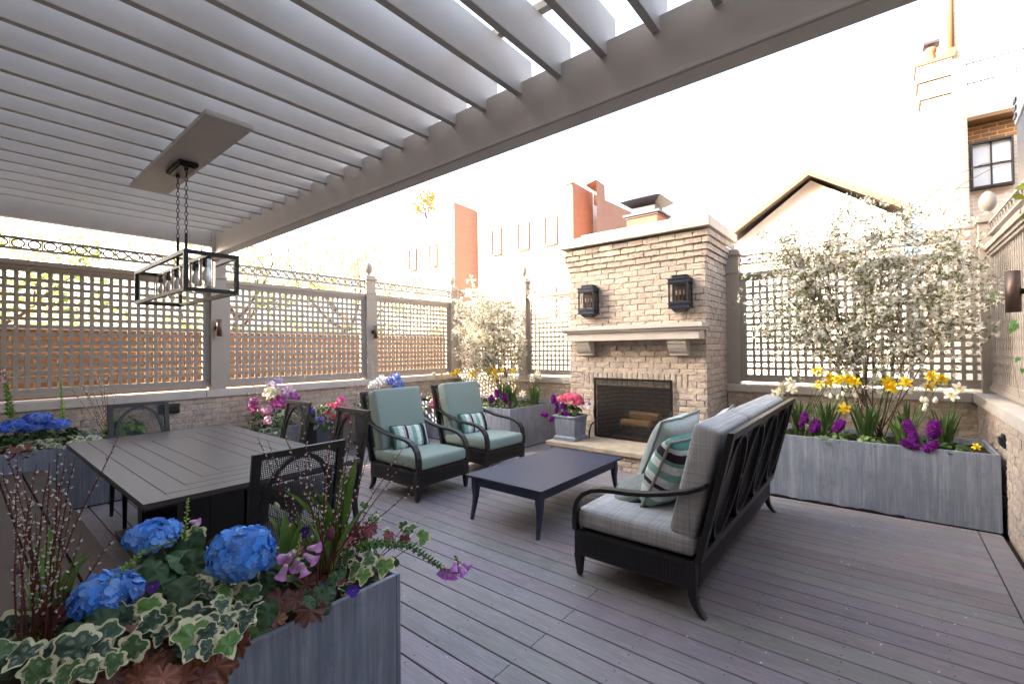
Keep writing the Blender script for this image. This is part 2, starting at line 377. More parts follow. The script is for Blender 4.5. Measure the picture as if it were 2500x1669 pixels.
# ---- lattice fences.  a = along, d = outward normal (towards the deck)
def fence(label, O, A, Dn, L, posts, wide=.18, finials=True, top=2.80):
    O, A, Dn = V(O), V(A), V(Dn); t = thing('lattice_fence', label, 'fence', O)
    F = Matrix((A, Dn, V((0, 0, 1)))).transposed().to_4x4(); F.translation = O
    def bx(mb, a0, a1, d0, d1, z0, z1): mb.box(a0, a1, d0, d1, z0, z1, None, F)
    edges = []
    for p in posts:
        m = MB(); hw = wide/2
        bx(m, p-hw, p+hw, -.13, .03, 1.0, 2.785); bx(m, p-hw-.012, p+hw+.012, -.142, .042, 2.50, 2.535)
        bx(m, p-hw-.022, p+hw+.022, -.152, .052, 2.745, 2.785); bx(m, p-hw-.002, p+hw+.002, -.132, .032, 2.785, 2.825)
        po = m.build('post', m_paint, t, True, bevel=.004)
        if finials:
            e = MB(); c = O+A*p+Dn*(-.05)
            e.lathe([(.045, 2.825), (.03, 2.85), (.02, 2.862), (.035, 2.875), (.052, 2.895), (.064, 2.925), (.068, 2.955), (.064, 2.99), (.053, 3.025), (.036, 3.055), (.016, 3.074), (.001, 3.08)], (c.x, c.y, 0), 24)
            eo = e.build('finial', m_paint, po, False); eo.data.transform(Matrix.Translation(-t.location))
    cuts = sorted([0-wide/2]+list(posts)+[L+wide/2])
    for a, c in zip(cuts, cuts[1:]):
        a += wide/2; c -= wide/2
        if c-a < .2: continue
        fr = MB()
        bx(fr, a, c, -.11, .0, 2.45, 2.50); bx(fr, a, c, -.10, -.02, 2.415, 2.45); bx(fr, a, c, -.09, -.035, 2.385, 2.415)
        bx(fr, a, c, -.10, -.02, 1.035, 1.08); bx(fr, a, c, -.09, -.035, 1.08, 1.115); bx(fr, a, c, -.085, -.04, 1.115, 1.13)
        for s, q in ((1, a), (-1, c)):
            for w0, w1, d0, d1 in ((0, .03, -.10, -.02), (.03, .06, -.09, -.035), (.06, .075, -.085, -.04)):
                e0, e1 = sorted((q+s*w0, q+s*w1)); bx(fr, e0, e1, d0, d1, 1.13, 2.385)
        fr.build('panel_frame', m_paint, t, True)
        la = MB(); n = round((c-a-.15)/.084); pt = (c-a-.15)/n
        for i in range(1, n):
            q = a+.075+i*pt; bx(la, q-.0185, q+.0185, -.062, -.056, 1.13, 2.385)
        for j in range(1, 15):
            z = 1.13+j*1.255/15; bx(la, a+.075, c-.075, -.069, -.0625, z-.0185, z+.0185)
        la.build('lattice_panel', m_paint, t, True)
        ci = MB(); bx(ci, a, c, -.08, -.04, 2.722, 2.746); bx(ci, a, c, -.08, -.04, 2.610, 2.633)
        n = max(1, round((c-a)/.122)); pt = (c-a)/n
        for i in range(n):
            q = a+(i+.5)*pt; cc = O+A*q+Dn*(-.06); K = 18; vs = []; 
            for k in range(K):
                th = 2*math.pi*k/K
                for r, d in ((.0475, .012), (.0475, -.012), (.0345, -.012), (.0345, .012)):
                    vs.append(cc+A*(r*math.cos(th)*pt/.105)+Dn*d+V((0, 0, 2.6775+r*math.sin(th))))
            fs = [(k*4+s, ((k+1) % K)*4+s, ((k+1) % K)*4+(s+1) % 4, k*4+(s+1) % 4) for k in range(K) for s in range(4)]
            ci.add(vs, fs)
            if i: bx(ci, a+i*pt-.004, a+i*pt+.004, -.066, -.054, 2.63, 2.725)
        ci.build('circle_frieze', m_paint, t, True)
    return t
f_left = fence('taupe lattice fence with circle frieze along the left side of the deck', (-7.03, -2.2, 0), (0, 1, 0), (1, 0, 0), 8.9, [.0, 2.1, 4.467, 6.85, 8.86])
for ch in [c for c in f_left.children if c.name.startswith('post')][2:3]: pass
fence('taupe lattice fence with circle frieze in the back corner, left of the fireplace', (-6.98, 6.72, 0), (1, 0, 0), (0, -1, 0), 3.45, [1.75])
fence('taupe lattice fence behind the blossoming shrub, right of the fireplace', (-1.73, 6.72, 0), (1, 0, 0), (0, -1, 0), 2.62, [.13, 2.56][:1], finials=False)
fence('taupe lattice fence along the right edge with an egg finial on its corner post', (.80, 6.72, 0), (0, -1, 0), (-1, 0, 0), 8.9, [.0, 2.5, 5.0], wide=.15)
# ---- left neighbour's orange wall and right neighbour
b = MB().box(-8.9, -8.5, -6, 9, -.6, 1.82); t = tag(b.build('boundary_wall', m_obrick), 'orange brick boundary wall seen through the left lattice', 'brick wall')
b = MB().box(-8.95, -8.45, -6, 9, 1.82, 1.87); b.build('wall_cap', m_lime, t)
# ============================================================ FIREPLACE
FY = 5.778; FX0, FX1 = -3.612, -1.672; FB = 6.86
fp = thing('fireplace', 'tall pale brick outdoor fireplace with stone mantel and capped chimney', 'fireplace', (-2.64, 6.2, 0))
core = MB(); core.box(FX0+.028, -3.17, FY+.028, FB, 0, 2.95); core.box(-2.10, FX1-.028, FY+.028, FB, 0, 2.95)
core.box(-3.17, -2.10, FY+.028, FB, .98, 2.95); core.box(-3.17, -2.10, FY+.6, FB, 0, .98); core.box(-3.17, -2.10, FY+.028, FY+.6, 0, .235)
core.build('mortar_core', m_mortar, fp, True)
br = MB()
def prof(z): return 0 if z < 2.62 else .018 if z < 2.70 else .036 if z < 2.775 else .054 if z < 2.85 else .072
L = FX1-FX0
brickwork(br, (FX0, FY, 0), (1, 0, 0), (0, -1, 0), 0, L, 0, 2.93, holes=[(.44, 1.515, 0, .985), (.24, 1.715, .985, 1.195), (-.2, L-.2, 0, .25)], prof=prof)
u = .245
while u < 1.70:
    brick(br, V((FX0, FY, 0)), V((1, 0, 0)), V((0, -1, 0)), u, u+.063, .99, 1.19, vert=True); u += .0735
brickwork(br, (FX1, FY, 0), (0, 1, 0), (1, 0, 0), 0, FB-FY, 0, 2.93, prof=prof, ph=1)
brickwork(br, (FX0, FB, 0), (0, -1, 0), (-1, 0, 0), 0, FB-FY, 0, 2.93, prof=prof, ph=1)
br.build('brick_face', m_brick, fp, True)
c = MB(); c.box(-3.70, -1.58, 5.645, 6.98, 2.955, 3.08); c.build('chimney_cap', m_lime, fp, True, bevel=.006)
c = MB(); c.box(-3.42, -1.86, 5.80, 6.8, 3.083, 3.155); c.build('chimney_crown', m_lime, fp, True, bevel=.02)
fl = MB().box(-2.86, -2.40, 6.15, 6.55, 3.15, 3.40).build('flue', m_terra, fp, True, bevel=.01)
k = MB(); k.box(-2.90, -2.36, 6.11, 6.59, 3.385, 3.415); k.box(-2.80, -2.46, 6.2, 6.5, 3.41, 3.60)
k.build('chimney_guard', mat('guard_mesh', base=(.02, .02, .025), rough=.5, fn=f_mesh(60, .15)), fp, True)
k = MB(); k.frus((-2.63, 6.35, 3.52), .34, .3, (-2.63, 6.35, 3.60), .60, .56); k.frus((-2.63, 6.35, 3.602), .60, .56, (-2.63, 6.35, 3.68), .25, .2); k.box(-2.87, -2.39, 6.13, 6.57, 3.36, 3.395)
k.build('rain_hood', m_steel, fp, True)
# firebox
k = MB()
k.add([(-3.17, FY, .24), (-3.17, FY, .985), (-3.02, FY+.55, .985), (-3.02, FY+.55, .24)], [(0, 1, 2, 3)])
k.add([(-2.10, FY, .24), (-2.10, FY, .985), (-2.25, FY+.55, .985), (-2.25, FY+.55, .24)], [(3, 2, 1, 0)])
k.add([(-3.02, FY+.55, .24), (-3.02, FY+.55, .985), (-2.25, FY+.55, .985), (-2.25, FY+.55, .24)], [(0, 1, 2, 3)])
k.add([(-3.17, FY+.03, .2575), (-2.1, FY+.03, .2575), (-2.25, FY+.55, .2575), (-3.02, FY+.55, .2575)], [(0, 1, 2, 3)])
k.add([(-3.17, FY+.03, .975), (-2.1, FY+.03, .975), (-2.25, FY+.55, .975), (-3.02, FY+.55, .975)], [(3, 2, 1, 0)])
k.build('firebox_lining', m_fire, fp, True)
# mantel: stepped profile in (y,z)
def mant(x0, x1, y0, z0, z1, name='mantel'): return
k = MB(); k.box(-3.545, -1.690, 5.565, 5.772, 1.602, 1.715); k.box(-3.575, -1.662, 5.535, 5.772, 1.7152, 1.745); k.box(-3.60, -1.64, 5.51, 5.772, 1.7452, 1.80)
k.build('mantel', m_lime, fp, True, bevel=.006)
for cx in (-3.31, -1.98):
    k = MB(); pr = [(5.772, 1.60), (5.60, 1.60), (5.60, 1.555), (5.615, 1.545), (5.635, 1.50), (5.665, 1.455), (5.70, 1.43), (5.70, 1.405), (5.772, 1.405)]
    k.prism(pr, 0, cx-.115, cx+.115); k.build('corbel', m_lime, fp, True, bevel=.003)
h = MB().box(-3.60, -1.62, 5.098, 5.776, .198, .2555); h.build('hearth_slab', m_hearth, fp, True, bevel=.008)
hb = MB(); brickwork(hb, (-3.55, 5.142, 0), (1, 0, 0), (0, -1, 0), 0, 1.9, 0, .195); brickwork(hb, (-1.65, 5.142, 0), (0, 1, 0), (1, 0, 0), 0, .62, 0, .195, ph=1); brickwork(hb, (-3.55, 5.76, 0), (0, -1, 0), (-1, 0, 0), 0, .62, 0, .195, ph=1)
hb.build('hearth_base', m_brick, fp, True)
MB().box(-3.52, -1.68, 5.17, 5.77, 0, .197).build('hearth_core', m_mortar, fp, True)
# fire screen
t = thing('fire_screen', 'black framed mesh spark screen standing before the fireplace opening', 'fire screen', (-2.65, 5.75, .256))
k = MB(); x0, x1, z0, z1, yy = -3.20, -2.085, .265, 1.09, 5.745
for a in ((x0, x0+.028, z0, z1), (x1-.028, x1, z0, z1), (x0+.028, x1-.028, z1-.028, z1), (x0+.028, x1-.028, z0, z0+.028)): k.box(a[0], a[1], yy-.012, yy+.012, a[2], a[3])
k.build('frame', m_black, t, True, bevel=.003)
MB().add([(x0+.02, yy, z0+.02), (x1-.02, yy, z0+.02), (x1-.02, yy, z1-.02), (x0+.02, yy, z1-.02)], [(0, 1, 2, 3)]).build('wire_mesh', m_screen, t, True)
for x in (x0+.01, x1-.01):
    k = MB(); k.tube([(x, yy-.01, .45), (x, yy-.06, .46), (x, yy-.12, .43), (x, yy-.16, .36), (x, yy-.175, .27), (x, yy-.175, .258)], .011, 8, cap=True)
    k.build('foot', m_black, t, True)
    k = MB(); k.tube([(x, yy-.02, .52), (x, yy-.03, .62), (x, yy-.02, .70)], [.008, .013, .008], 8); k.build('knob', m_black, t, True)
# grate, logs
t = thing('fire_grate', 'black iron log grate inside the fireplace', 'fire grate', (-2.68, 6.03, .258))
k = MB()
for i in range(6):
    x = -2.93+i*.10; k.tube([(x, 5.86, .45), (x, 5.90, .385), (x, 6.18, .385), (x, 6.21, .43)], .010, 4)
for y in (5.90, 6.15): k.tube([(-2.95, y, .372), (-2.40, y, .372)], .012, 4)
k.build('bars', m_black, t, True)
for y in (5.88, 6.17):
    for s, x in ((-1, -2.93), (1, -2.42)):
        MB().tube([(x, y, .372), (x+s*.03, y, .36), (x+s*.09, y-.01, .258)], .012, 4).build('leg', m_black, t, True)
def log(loc, L, r, ang, lab, tilt=0):
    m = MB(); K = 9; vs = []; 
    rr = [r*rnd(.78, 1.12) for _ in range(K)]
    for e in range(5):
        for q in range(K):
            th = 2*math.pi*q/K; vs.append((-L/2+L*e/4, math.cos(th)*rr[q]*rnd(.97, 1.03), math.sin(th)*rr[q]*.8*rnd(.97, 1.03)))
    fs = [(e*K+q, (e+1)*K+q, (e+1)*K+(q+1) % K, e*K+(q+1) % K) for e in range(4) for q in range(K)]
    for i, f in enumerate(fs): m.add([vs[j] for j in f], [(0, 1, 2, 3)], lin('#b98a55') if (i % K) in (5, 6, 7, 2) else lin('#8a6a45'))
    m.add(vs[:K], [tuple(range(K))[::-1]], lin('#c49a68')); m.add(vs[-K:], [tuple(range(K))], lin('#c49a68'))
    o = m.build('split_log', m_wood); o.location = loc; o.rotation_euler = (0, tilt, ang); tag(o, lab, 'firewood', 'split logs on the grate'); return o
log((-2.68, 5.97, .455), .42, .062, .0, 'split log lying at the front of the fireplace grate')
log((-2.60, 6.12, .455), .44, .06, .06, 'split log lying at the rear of the fireplace grate, mostly hidden')
log((-2.585, 6.05, .562), .42, .062, -.06, 'split log lying on top of the other logs in the fireplace', .03)
# ============================================================ PERGOLA
pg = thing('pergola', 'pale grey timber pergola with deep parallel rafters over the dining area', 'pergola', (-3, 0, 0))
k = MB(); k.box(-6.99, .85, 2.225, 2.35, 2.83, 3.165); k.box(-6.99, .85, 2.213, 2.224, 2.832, 2.852)
k.build('beam', m_perg, pg, True, bevel=.003)
MB().box(-7.08, -6.995, -2.0, 2.18, 2.93, 3.36).build('side_beam', m_perg, pg, True, bevel=.003)
MB().box(-7.10, -6.992, 2.183, 2.352, 2.80, 3.3).build('post_head', m_perg, pg, True)
for i in range(-20, 6):
    x = -.861+.293*i
    if x > .75: continue
    MB().box(x-.021, x+.021, -1.98, 2.335, 3.085, 3.34).build('rafter', m_perg, pg, True, bevel=.003)
    # infill between rafters above the beam
for y in (2.02, .9, -.3, -1.4): MB().box(-7.05, .85, y-.022, y+.022, 3.342, 3.385).build('batten', m_perg, pg, True)
MB().box(-5.42, -3.38, 1.02, 1.31, 3.047, 3.083).build('mounting_board', m_perg, pg, True, bevel=.003)
# pendant
pd = thing('pendant_light', 'black rectangular cage pendant with clear glass cylinders over the dining table', 'pendant lamp', (-4.57, 1.21, 3.045))
pc = MB(); pc.box(-4.68, -4.32, 1.12, 1.255, 3.012, 3.045); pc.box(-4.665, -4.335, 1.135, 1.24, 3.0, 3.0119)
pc.build('canopy', m_black, pd, True, bevel=.003)
def chain(mb, x, y, z0, z1):
    n = int((z0-z1)/.034); 
    for i in range(n+1):
        z = z0-i*(z0-z1)/n; pts = []
        for q in range(9):
            th = 2*math.pi*q/8; a = .0105*math.cos(th); bb = .022*math.sin(th)
            pts.append((x+(a if i % 2 else 0), y+(0 if i % 2 else a), z+bb))
        mb.tube(pts, .003, 4, cap=False)
for x in (-4.62, -4.40):
    ch = MB(); chain(ch, x, 1.19, 2.99, 2.49); ch.tube([(x, 1.19, 3.02), (x, 1.19, 2.985)], .016, 8); ch.build('chain', m_black, pd, True)
    MB().tube([(x, 1.19, 2.475), (x, 1.19, 2.235)], .0105, 10).build('rod', m_black, pd, True)
fx0, fx1, fy0, fy1, fz0, fz1, tt = -5.28, -3.86, 1.03, 1.39, 1.945, 2.245, .028
fr = MB()
for z in (fz0, fz1-tt):
    for y in (fy0, fy1-tt): fr.box(fx0, fx1, y, y+tt, z, z+tt)
    for x in (fx0, fx1-tt): fr.box(x, x+tt, fy0+tt, fy1-tt, z, z+tt)
for x in (fx0, fx1-tt):
    for y in (fy0, fy1-tt): fr.box(x, x+tt, y, y+tt, fz0+tt, fz1-tt)
fr.box(fx0+tt, fx1-tt, 1.19, 1.23, fz1-tt+.002, fz1-.002)
fr.build('cage_frame', m_black, pd, True)
for i in range(6):
    x = fx0+.12+i*(fx1-fx0-.24)/5
    g = MB(); g.lathe([(.052, 2.205), (.052, 2.00)], (x, 1.21, 0), 20); gg = g.build('glass_cylinder', m_glass, pd, True); 
    g.f = [f for f in g.f if len(f) == 4]
    me = gg.data; bm = bmesh.new(); bm.from_mesh(me); bmesh.ops.delete(bm, geom=[f for f in bm.faces if len(f.verts) > 4], context='FACES'); bm.to_mesh(me); bm.free()
    MB().lathe([(.001, 2.218), (.03, 2.216), (.03, 2.15), (.02, 2.145)], (x, 1.21, 0), 16).build('socket', m_black, pd, True)
    MB().lathe([(.017, 2.145), (.019, 2.13), (.031, 2.10), (.034, 2.08), (.03, 2.055), (.018, 2.04), (.001, 2.036)], (x, 1.21, 0), 18).build('bulb', m_bulb, pd, True)
# house behind the camera: closes the terrace and throws its shade
hs = thing('brick_house', 'tall pale brick house wall closing the terrace behind the dining area', 'house', (-1.5, -2.4, -.6))
MB().box(-8.6, 7, -9, -2.05, -.6, 10.2).build('wall', m_hbrick, hs, True); MB().box(-10.1, -8.601, -9, -2.05, -.6, 8.7).build('shade_wing', m_hbrick, hs, True)  # lower wing is added, out of view, to block sun farther left
# ---- wall lanterns on the fireplace
def lantern(label):
    t = thing('wall_lantern', label, 'lantern', group='wall lanterns on the fireplace')
    k = MB(); w = .125
    k.box(-w-.012, w+.012, -.17, 0, .0, .012); k.box(-w, w, -.158, 0, .012, .055); k.box(-w-.01, w+.01, -.168, 0, .055, .066)
    for x in (-w, w-.018):
        for y in (-.155, -.018): k.box(x, x+.018, y, y+.018, .066, .315)
    k.box(-w+.018, w-.018, -.155, -.137, .066, .085); k.box(-w+.018, w-.018, -.155, -.137, .296, .315)
    k.box(-w-.01, w+.01, -.168, 0, .315, .326); k.box(-w, w, -.158, 0, .326, .362); k.box(-w-.01, w+.01, -.168, 0, .362, .371)
    k.box(-.085, .085, -.13, 0, .371, .405); k.box(-.092, .092, -.137, 0, .405, .412); k.frus((0, -.07, -.045), .12, .08, (0, -.075, 0), .2, .14)
    k.build('housing', m_lant, t, bevel=.002)
    k = MB(); k.add([(-w+.018, -.146, .085), (w-.018, -.146, .085), (w-.018, -.146, .296), (-w+.018, -.146, .296)], [(0, 1, 2, 3)])
    for s in (-1, 1): x = s*(w-.009); k.add([(x, -.137, .066), (x, -.018, .066), (x, -.018, .315), (x, -.137, .315)], [(0, 1, 2, 3)])
    k.build('glass', m_glass, t)
    k = MB(); k.box(-w+.02, w-.02, -.012, -.004, .07, .31); k.build('back_plate', mat('brass_plate', base=lin('#5a4636'), rough=.3, metal=.6), t)
    for x in (-.045, .0, .045):
        k = MB(); k.lathe([(.011, .07), (.011, .17)], (x, -.08, 0), 10); c = k.build('candle', m_black, t)
        MB().lathe([(.007, .171), (.011, .19), (.006, .22), (.001, .235)], (x, -.08, 0), 8).build('bulb', m_bulb, c)
    return t
l1 = lantern('black glass wall lantern on the left of the fireplace above the mantel'); l1.location = (-3.245, FY-.004, 1.985)
l2 = dup(l1, (-1.95, FY-.004, 1.985), 0, 'black glass wall lantern on the right of the fireplace above the mantel')
# sconces on the fence posts
def sconce(label, loc, rz, r=.032, h=.225):
    t = thing('post_sconce', label, 'wall light', loc, rz, 'cylinder lights on the fence posts')
    k = MB(); k.lathe([(r, 0), (r, h), (r-.004, h), (r-.004, h-.03), (.001, h-.03)], (.075, 0, -h/2), 20)
    k.build('cylinder', mat('bronze_sconce', base=lin('#5e4d43'), rough=.4, metal=.6) if 'm_sc' not in globals() else m_sc, t)
    k = MB(); k.lathe([(.035, 0), (.035, .02), (.015, .025), (.015, .05)], (0, 0, 0), 16, axis=V((1, 0, 0))); k.build('bracket', m_black, t)
    return t
sc1 = sconce('bronze cylinder light on the fence post by the pendant lamp', (-7.0, 2.25, 1.83), 0)
sc2 = dup(sc1, (-7.0, 4.68, 1.83), 0, 'bronze cylinder light on the fence post left of the white shrub')
sc3 = dup(sc1, (.785, 4.60, 1.86), math.pi, 'bronze cylinder light on the right hand fence at the edge of the photo', 1.25); 
# step lights on right wall, outlet on left wall
def steplight(loc, label):
    t = thing('step_light', label, 'wall light', loc, 0, 'small lights on the right brick wall')
    k = MB(); k.box(-.012, 0, -.05, .05, -.055, .055); k.build('housing', m_lant, t, bevel=.004); MB().frus((-.020, 0, -.04), .010, .06, (-.024, 0, .03), .022, .085).build('visor', m_lant, t)
steplight((XR+.022, 5.27, .735), 'small dark step light high on the brick wall beside the right planter')
steplight((XR+.022, 5.30, .25), 'small dark step light low on the brick wall beside the right planter')
t = thing('outlet_cover', 'black weatherproof outlet cover on the left brick wall behind the arched chair', 'outlet', (XL-.02, 1.70, .80))
MB().box(0, .05, -.09, .09, -.045, .045).build('lid', m_black, t, bevel=.01); MB().box(-.004, .012, -.11, .11, -.06, .06).build('base_plate', m_black, t)
# ============================================================ NEIGHBOURHOOD
def window(parent, x0, x1, z0, z1, y, nx=3, nz=4, fm=None, f=.09):
    fm = fm or m_frame; k = MB()
    k.box(x0-f, x0, y-.12, y+.02, z0-f, z1+f); k.box(x1, x1+f, y-.12, y+.02, z0-f, z1+f); k.box(x0, x1, y-.12, y+.02, z1, z1+f); k.box(x0, x1, y-.2, y+.02, z0-f, z0)
    o = k.build('window', fm, parent, True)
    k = MB(); k.box(x0, x1, y-.02, y-.01, z0, z1); 
    g = k.build('pane', m_dglass, o); g.data.transform(Matrix.Translation(-parent.location))
    k = MB()
    for i in range(1, nx): q = x0+(x1-x0)*i/nx; k.box(q-.012, q+.012, y-.05, y-.021, z0, z1)
    for i in range(1, nz): q = z0+(z1-z0)*i/nz; k.box(x0, x1, y-.05, y-.021, q-.012, q+.012)
    g = k.build('glazing_bars', fm, o); g.data.transform(Matrix.Translation(-parent.location))
YA = 24
rw = thing('row_house', 'long pale brick town house with tall bronze windows behind the left white shrub', 'house', (-26, 28, -.6))
MB().box(-34, -23.95, YA, 34, -.6, 11.75).build('wall', m_pbrick, rw, True)
MB().box(-34.1, -23.93, YA-.06, 34, 11.752, 12.0).build('parapet', m_white, rw, True)
for a, c in ((-30.5, -29.7), (-27.95, -27.2), (-25.6, -24.8)): window(rw, a, c, 8.15, 9.8, YA)
r2 = thing('row_house', 'pale brick town house with red brick gable side and tall windows left of the fireplace', 'house', (-18, 28, -.6))
MB().box(-22.7, -14.72, YA, 34, -.6, 11.5).build('wall', m_pbrick, r2, True)
MB().add([(-23.94, YA-1.2, -.6), (-23.94, YA-1.2, 12.2), (-22.72, YA+.9, 11.5), (-22.72, YA+.9, -.6), (-24.4, YA+1, -.6), (-24.4, YA+1, 12.2)], [(0, 3, 2, 1), (0, 1, 5, 4), (1, 2, 5), ]).build('side_wall', m_rbrick, r2, True)
MB().add([(-24.4, YA+1, 12.2), (-24.4, YA+1, 12.55), (-23.94, YA-1.22, 12.2), (-23.94, YA-1.22, 12.6), (-22.72, YA+.88, 11.5), (-22.72, YA+.88, 11.85)], [(2, 4, 5, 3), (0, 2, 3, 1), (1, 3, 5)]).build('stone_band', m_white, r2, True)
MB().box(-22.75, -14.70, YA-.06, 34, 11.502, 11.75).build('parapet', m_white, r2, True)
for a, c in ((-21.25, -20.5), (-18.9, -18.1), (-16.7, -15.9)): window(r2, a, c, 8.15, 9.85, YA)
window(r2, -17.6, -16.0, 3.6, 5.3, YA, 2, 2)
r3 = thing('brick_gable', 'red brick gable wall with stepped chimney beyond the fireplace', 'house', (-13, 30, -.6))
def side(name, pts, back=3):
    top = [V(p) for p in pts]; n = len(top); bot = [V((p.x, p.y, -.6)) for p in top]; tb = [p+V((-back, .4, 0)) for p in top]; k = MB()
    k.add(top+bot, [(q, q+1, n+q+1, n+q) for q in range(n-1)]); k.add(top+tb, [(q, n+q, n+q+1, q+1) for q in range(n-1)]); k.build(name, m_rbrick, r3, True)
side('wall', [atY(1399, 444, YA-.3), atY(1447, 471, YA+1.8)])
side('stepped_wall', [atY(1456, 438, YA), atY(1476.5, 453, YA+1.2), atY(1477.5, 488, YA+1.3), atY(1548, 521, YA+4.5)], 1)
# gabled house right of the fireplace
gh = thing('gabled_house', 'white gabled house with tan rake boards above the right lattice', 'house', (-1.3, 15, -.6)); gy = 13
pk, el, er = (-1.3, 5.62), (-3.12, 4.40), (.52, 4.40)
MB().prism([(el[0]+.15, -.6), (er[0]-.15, -.6), (er[0]-.15, 4.25), (pk[0], pk[1]-.14), (el[0]+.15, 4.25)], 1, gy, 19).build('wall', m_white, gh, True)
for a, bq in ((pk, el), (pk, er)):
    d = V((bq[0]-a[0], 0, bq[1]-a[1])); 
    pts = [(a[0], a[1]-.13), (bq[0], bq[1]-.13), (bq[0], bq[1]), (a[0], a[1])]
    MB().prism(pts, 1, gy-.45, gy-.40).build('rake_board', m_tan, gh, True)
    pts = [(a[0], a[1]-.05), (bq[0], bq[1]-.05), (bq[0], bq[1]+.04), (a[0], a[1]+.04)]
    MB().prism(pts, 1, gy-.398, 19).build('roof', m_roof, gh, True)
MB().box(-2.9, .3, gy-.03, gy-.005, 3.55, 3.60).build('string_course', m_tan, gh, True)
# tall chimney
cs = thing('chimney_stack', 'tall pale brick chimney stack with clay pot beyond the right shrub', 'chimney', (.8, 11.3, -.6))
k = MB(); k.box(.60, 1.0, 11, 11.5, -.6, 5.9); k.box(.57, 1.0, 10.97, 11.5, 5.9, 6.2); k.box(.54, 1.0, 10.94, 11.5, 6.2, 6.5); k.build('shaft', m_hbrick, cs, True)
MB().box(.52, 1.0, 10.92, 11.5, 6.5, 6.56).build('cap_stone', m_tan, cs, True)
MB().lathe([(.09, 6.56), (.075, 6.6), (.07, 6.78), (.085, 6.8), (.085, 6.86), (.07, 6.88)], (.75, 11.2, 0), 16).build('chimney_pot', m_terra, cs, True)
MB().box(.65, .87, 11.08, 11.32, 6.92, 6.97).build('pot_hood', m_steel, cs, True)
# modern house on the right
mh = thing('town_house', 'pale brick house with recessed window, roof railing and downpipe at the right edge', 'house', (3, 14, -.6))
k = MB(); k.box(1.0, 1.28, 12.0, 16, -.6, 9.5); k.box(1.28, 6, 12.3, 16, -.6, 5.55); k.box(1.28, 6, 12.0, 16, 5.75, 6.35); k.build('wall', m_pbrick, mh, True)
MB().box(1.285, 6, 11.99, 12.8, 5.68, 5.745).build('soffit', m_tan, mh, True)
MB().box(1.285, 6, 12.285, 12.298, 5.33, 5.66).build('brick_lintel', m_obrick, mh, True)
window(mh, 1.36, 1.86, 4.45, 5.28, 12.28, 2, 2, m_rail, .03)
k = MB()
for z in (6.40, 6.78): k.tube([(1.25, 12.05, z), (6, 12.05, z)], .012, 6)
for i in range(30): x = 1.3+i*.09; k.tube([(x, 12.05, 6.36), (x, 12.05, 6.88)], .006, 5)
k.build('roof_railing', m_rail, mh, True)
k = MB(); k.tube([(1.08, 11.93, 7.1), (1.08, 11.93, 9.5)], .05, 10); k.frus((1.08, 11.93, 6.95), .09, .09, (1.08, 11.93, 7.1), .16, .13); k.build('downpipe', m_tan, mh, True)
# bare vine and cable above the back fence
t = thing('bare_vine', 'thin bare vine shoots arching above the right corner of the fence', 'vine', (.2, 6.8, 2.5)); k = MB()
for pts in (((2210, 560), (2270, 480), (2330, 430), (2400, 400), (2485, 388)), ((2220, 575), (2290, 500), (2350, 450), (2420, 412), (2480, 395)), ((2300, 525), (2320, 500), (2345, 483)), ((2180, 500), (2230, 475), (2300, 462), (2370, 458)), ((2040, 560), (2110, 520), (2180, 500))):
    k.tube([atY(*q, 6.85)-t.location for q in pts], [.006-.001*i for i in range(len(pts))], 5, lin('#6a4f40'))
k.build('shoots', m_bark, t)
t = thing('utility_cable', 'thin cable sagging across the sky behind the right lattice', 'cable', atY(2020, 560, 9)); k = MB()
k.tube([atY(*q, 9)-t.location for q in ((1790, 618), (1900, 592), (2020, 565), (2140, 530), (2240, 495))], .008, 5); k.build('wire', m_black, t)
# dark louvred box high on the right
t = thing('wall_box', 'black louvred box mounted high above the right fence at the photo edge', 'vent box', (1.0, 4.9, 2.7))
k = MB(); k.prism([(4.9, 2.62), (6.0, 2.62), (6.0, 3.45), (4.9, 3.62)], 0, .95, 1.35); k.build('case', m_black, t, True, bevel=.01)
k = MB(); k.prism([(4.9, 3.625), (6.01, 3.455), (6.01, 3.70), (5.7, 3.80), (4.9, 3.98)], 0, .94, 1.36); k.build('hood', m_lead, t, True, bevel=.01)
k = MB()
for i in range(3): k.box(.93, .9395, 5.9, 6.0, 3.50+i*.07, 3.535+i*.07)
k.build('louvres', m_black, t, True)
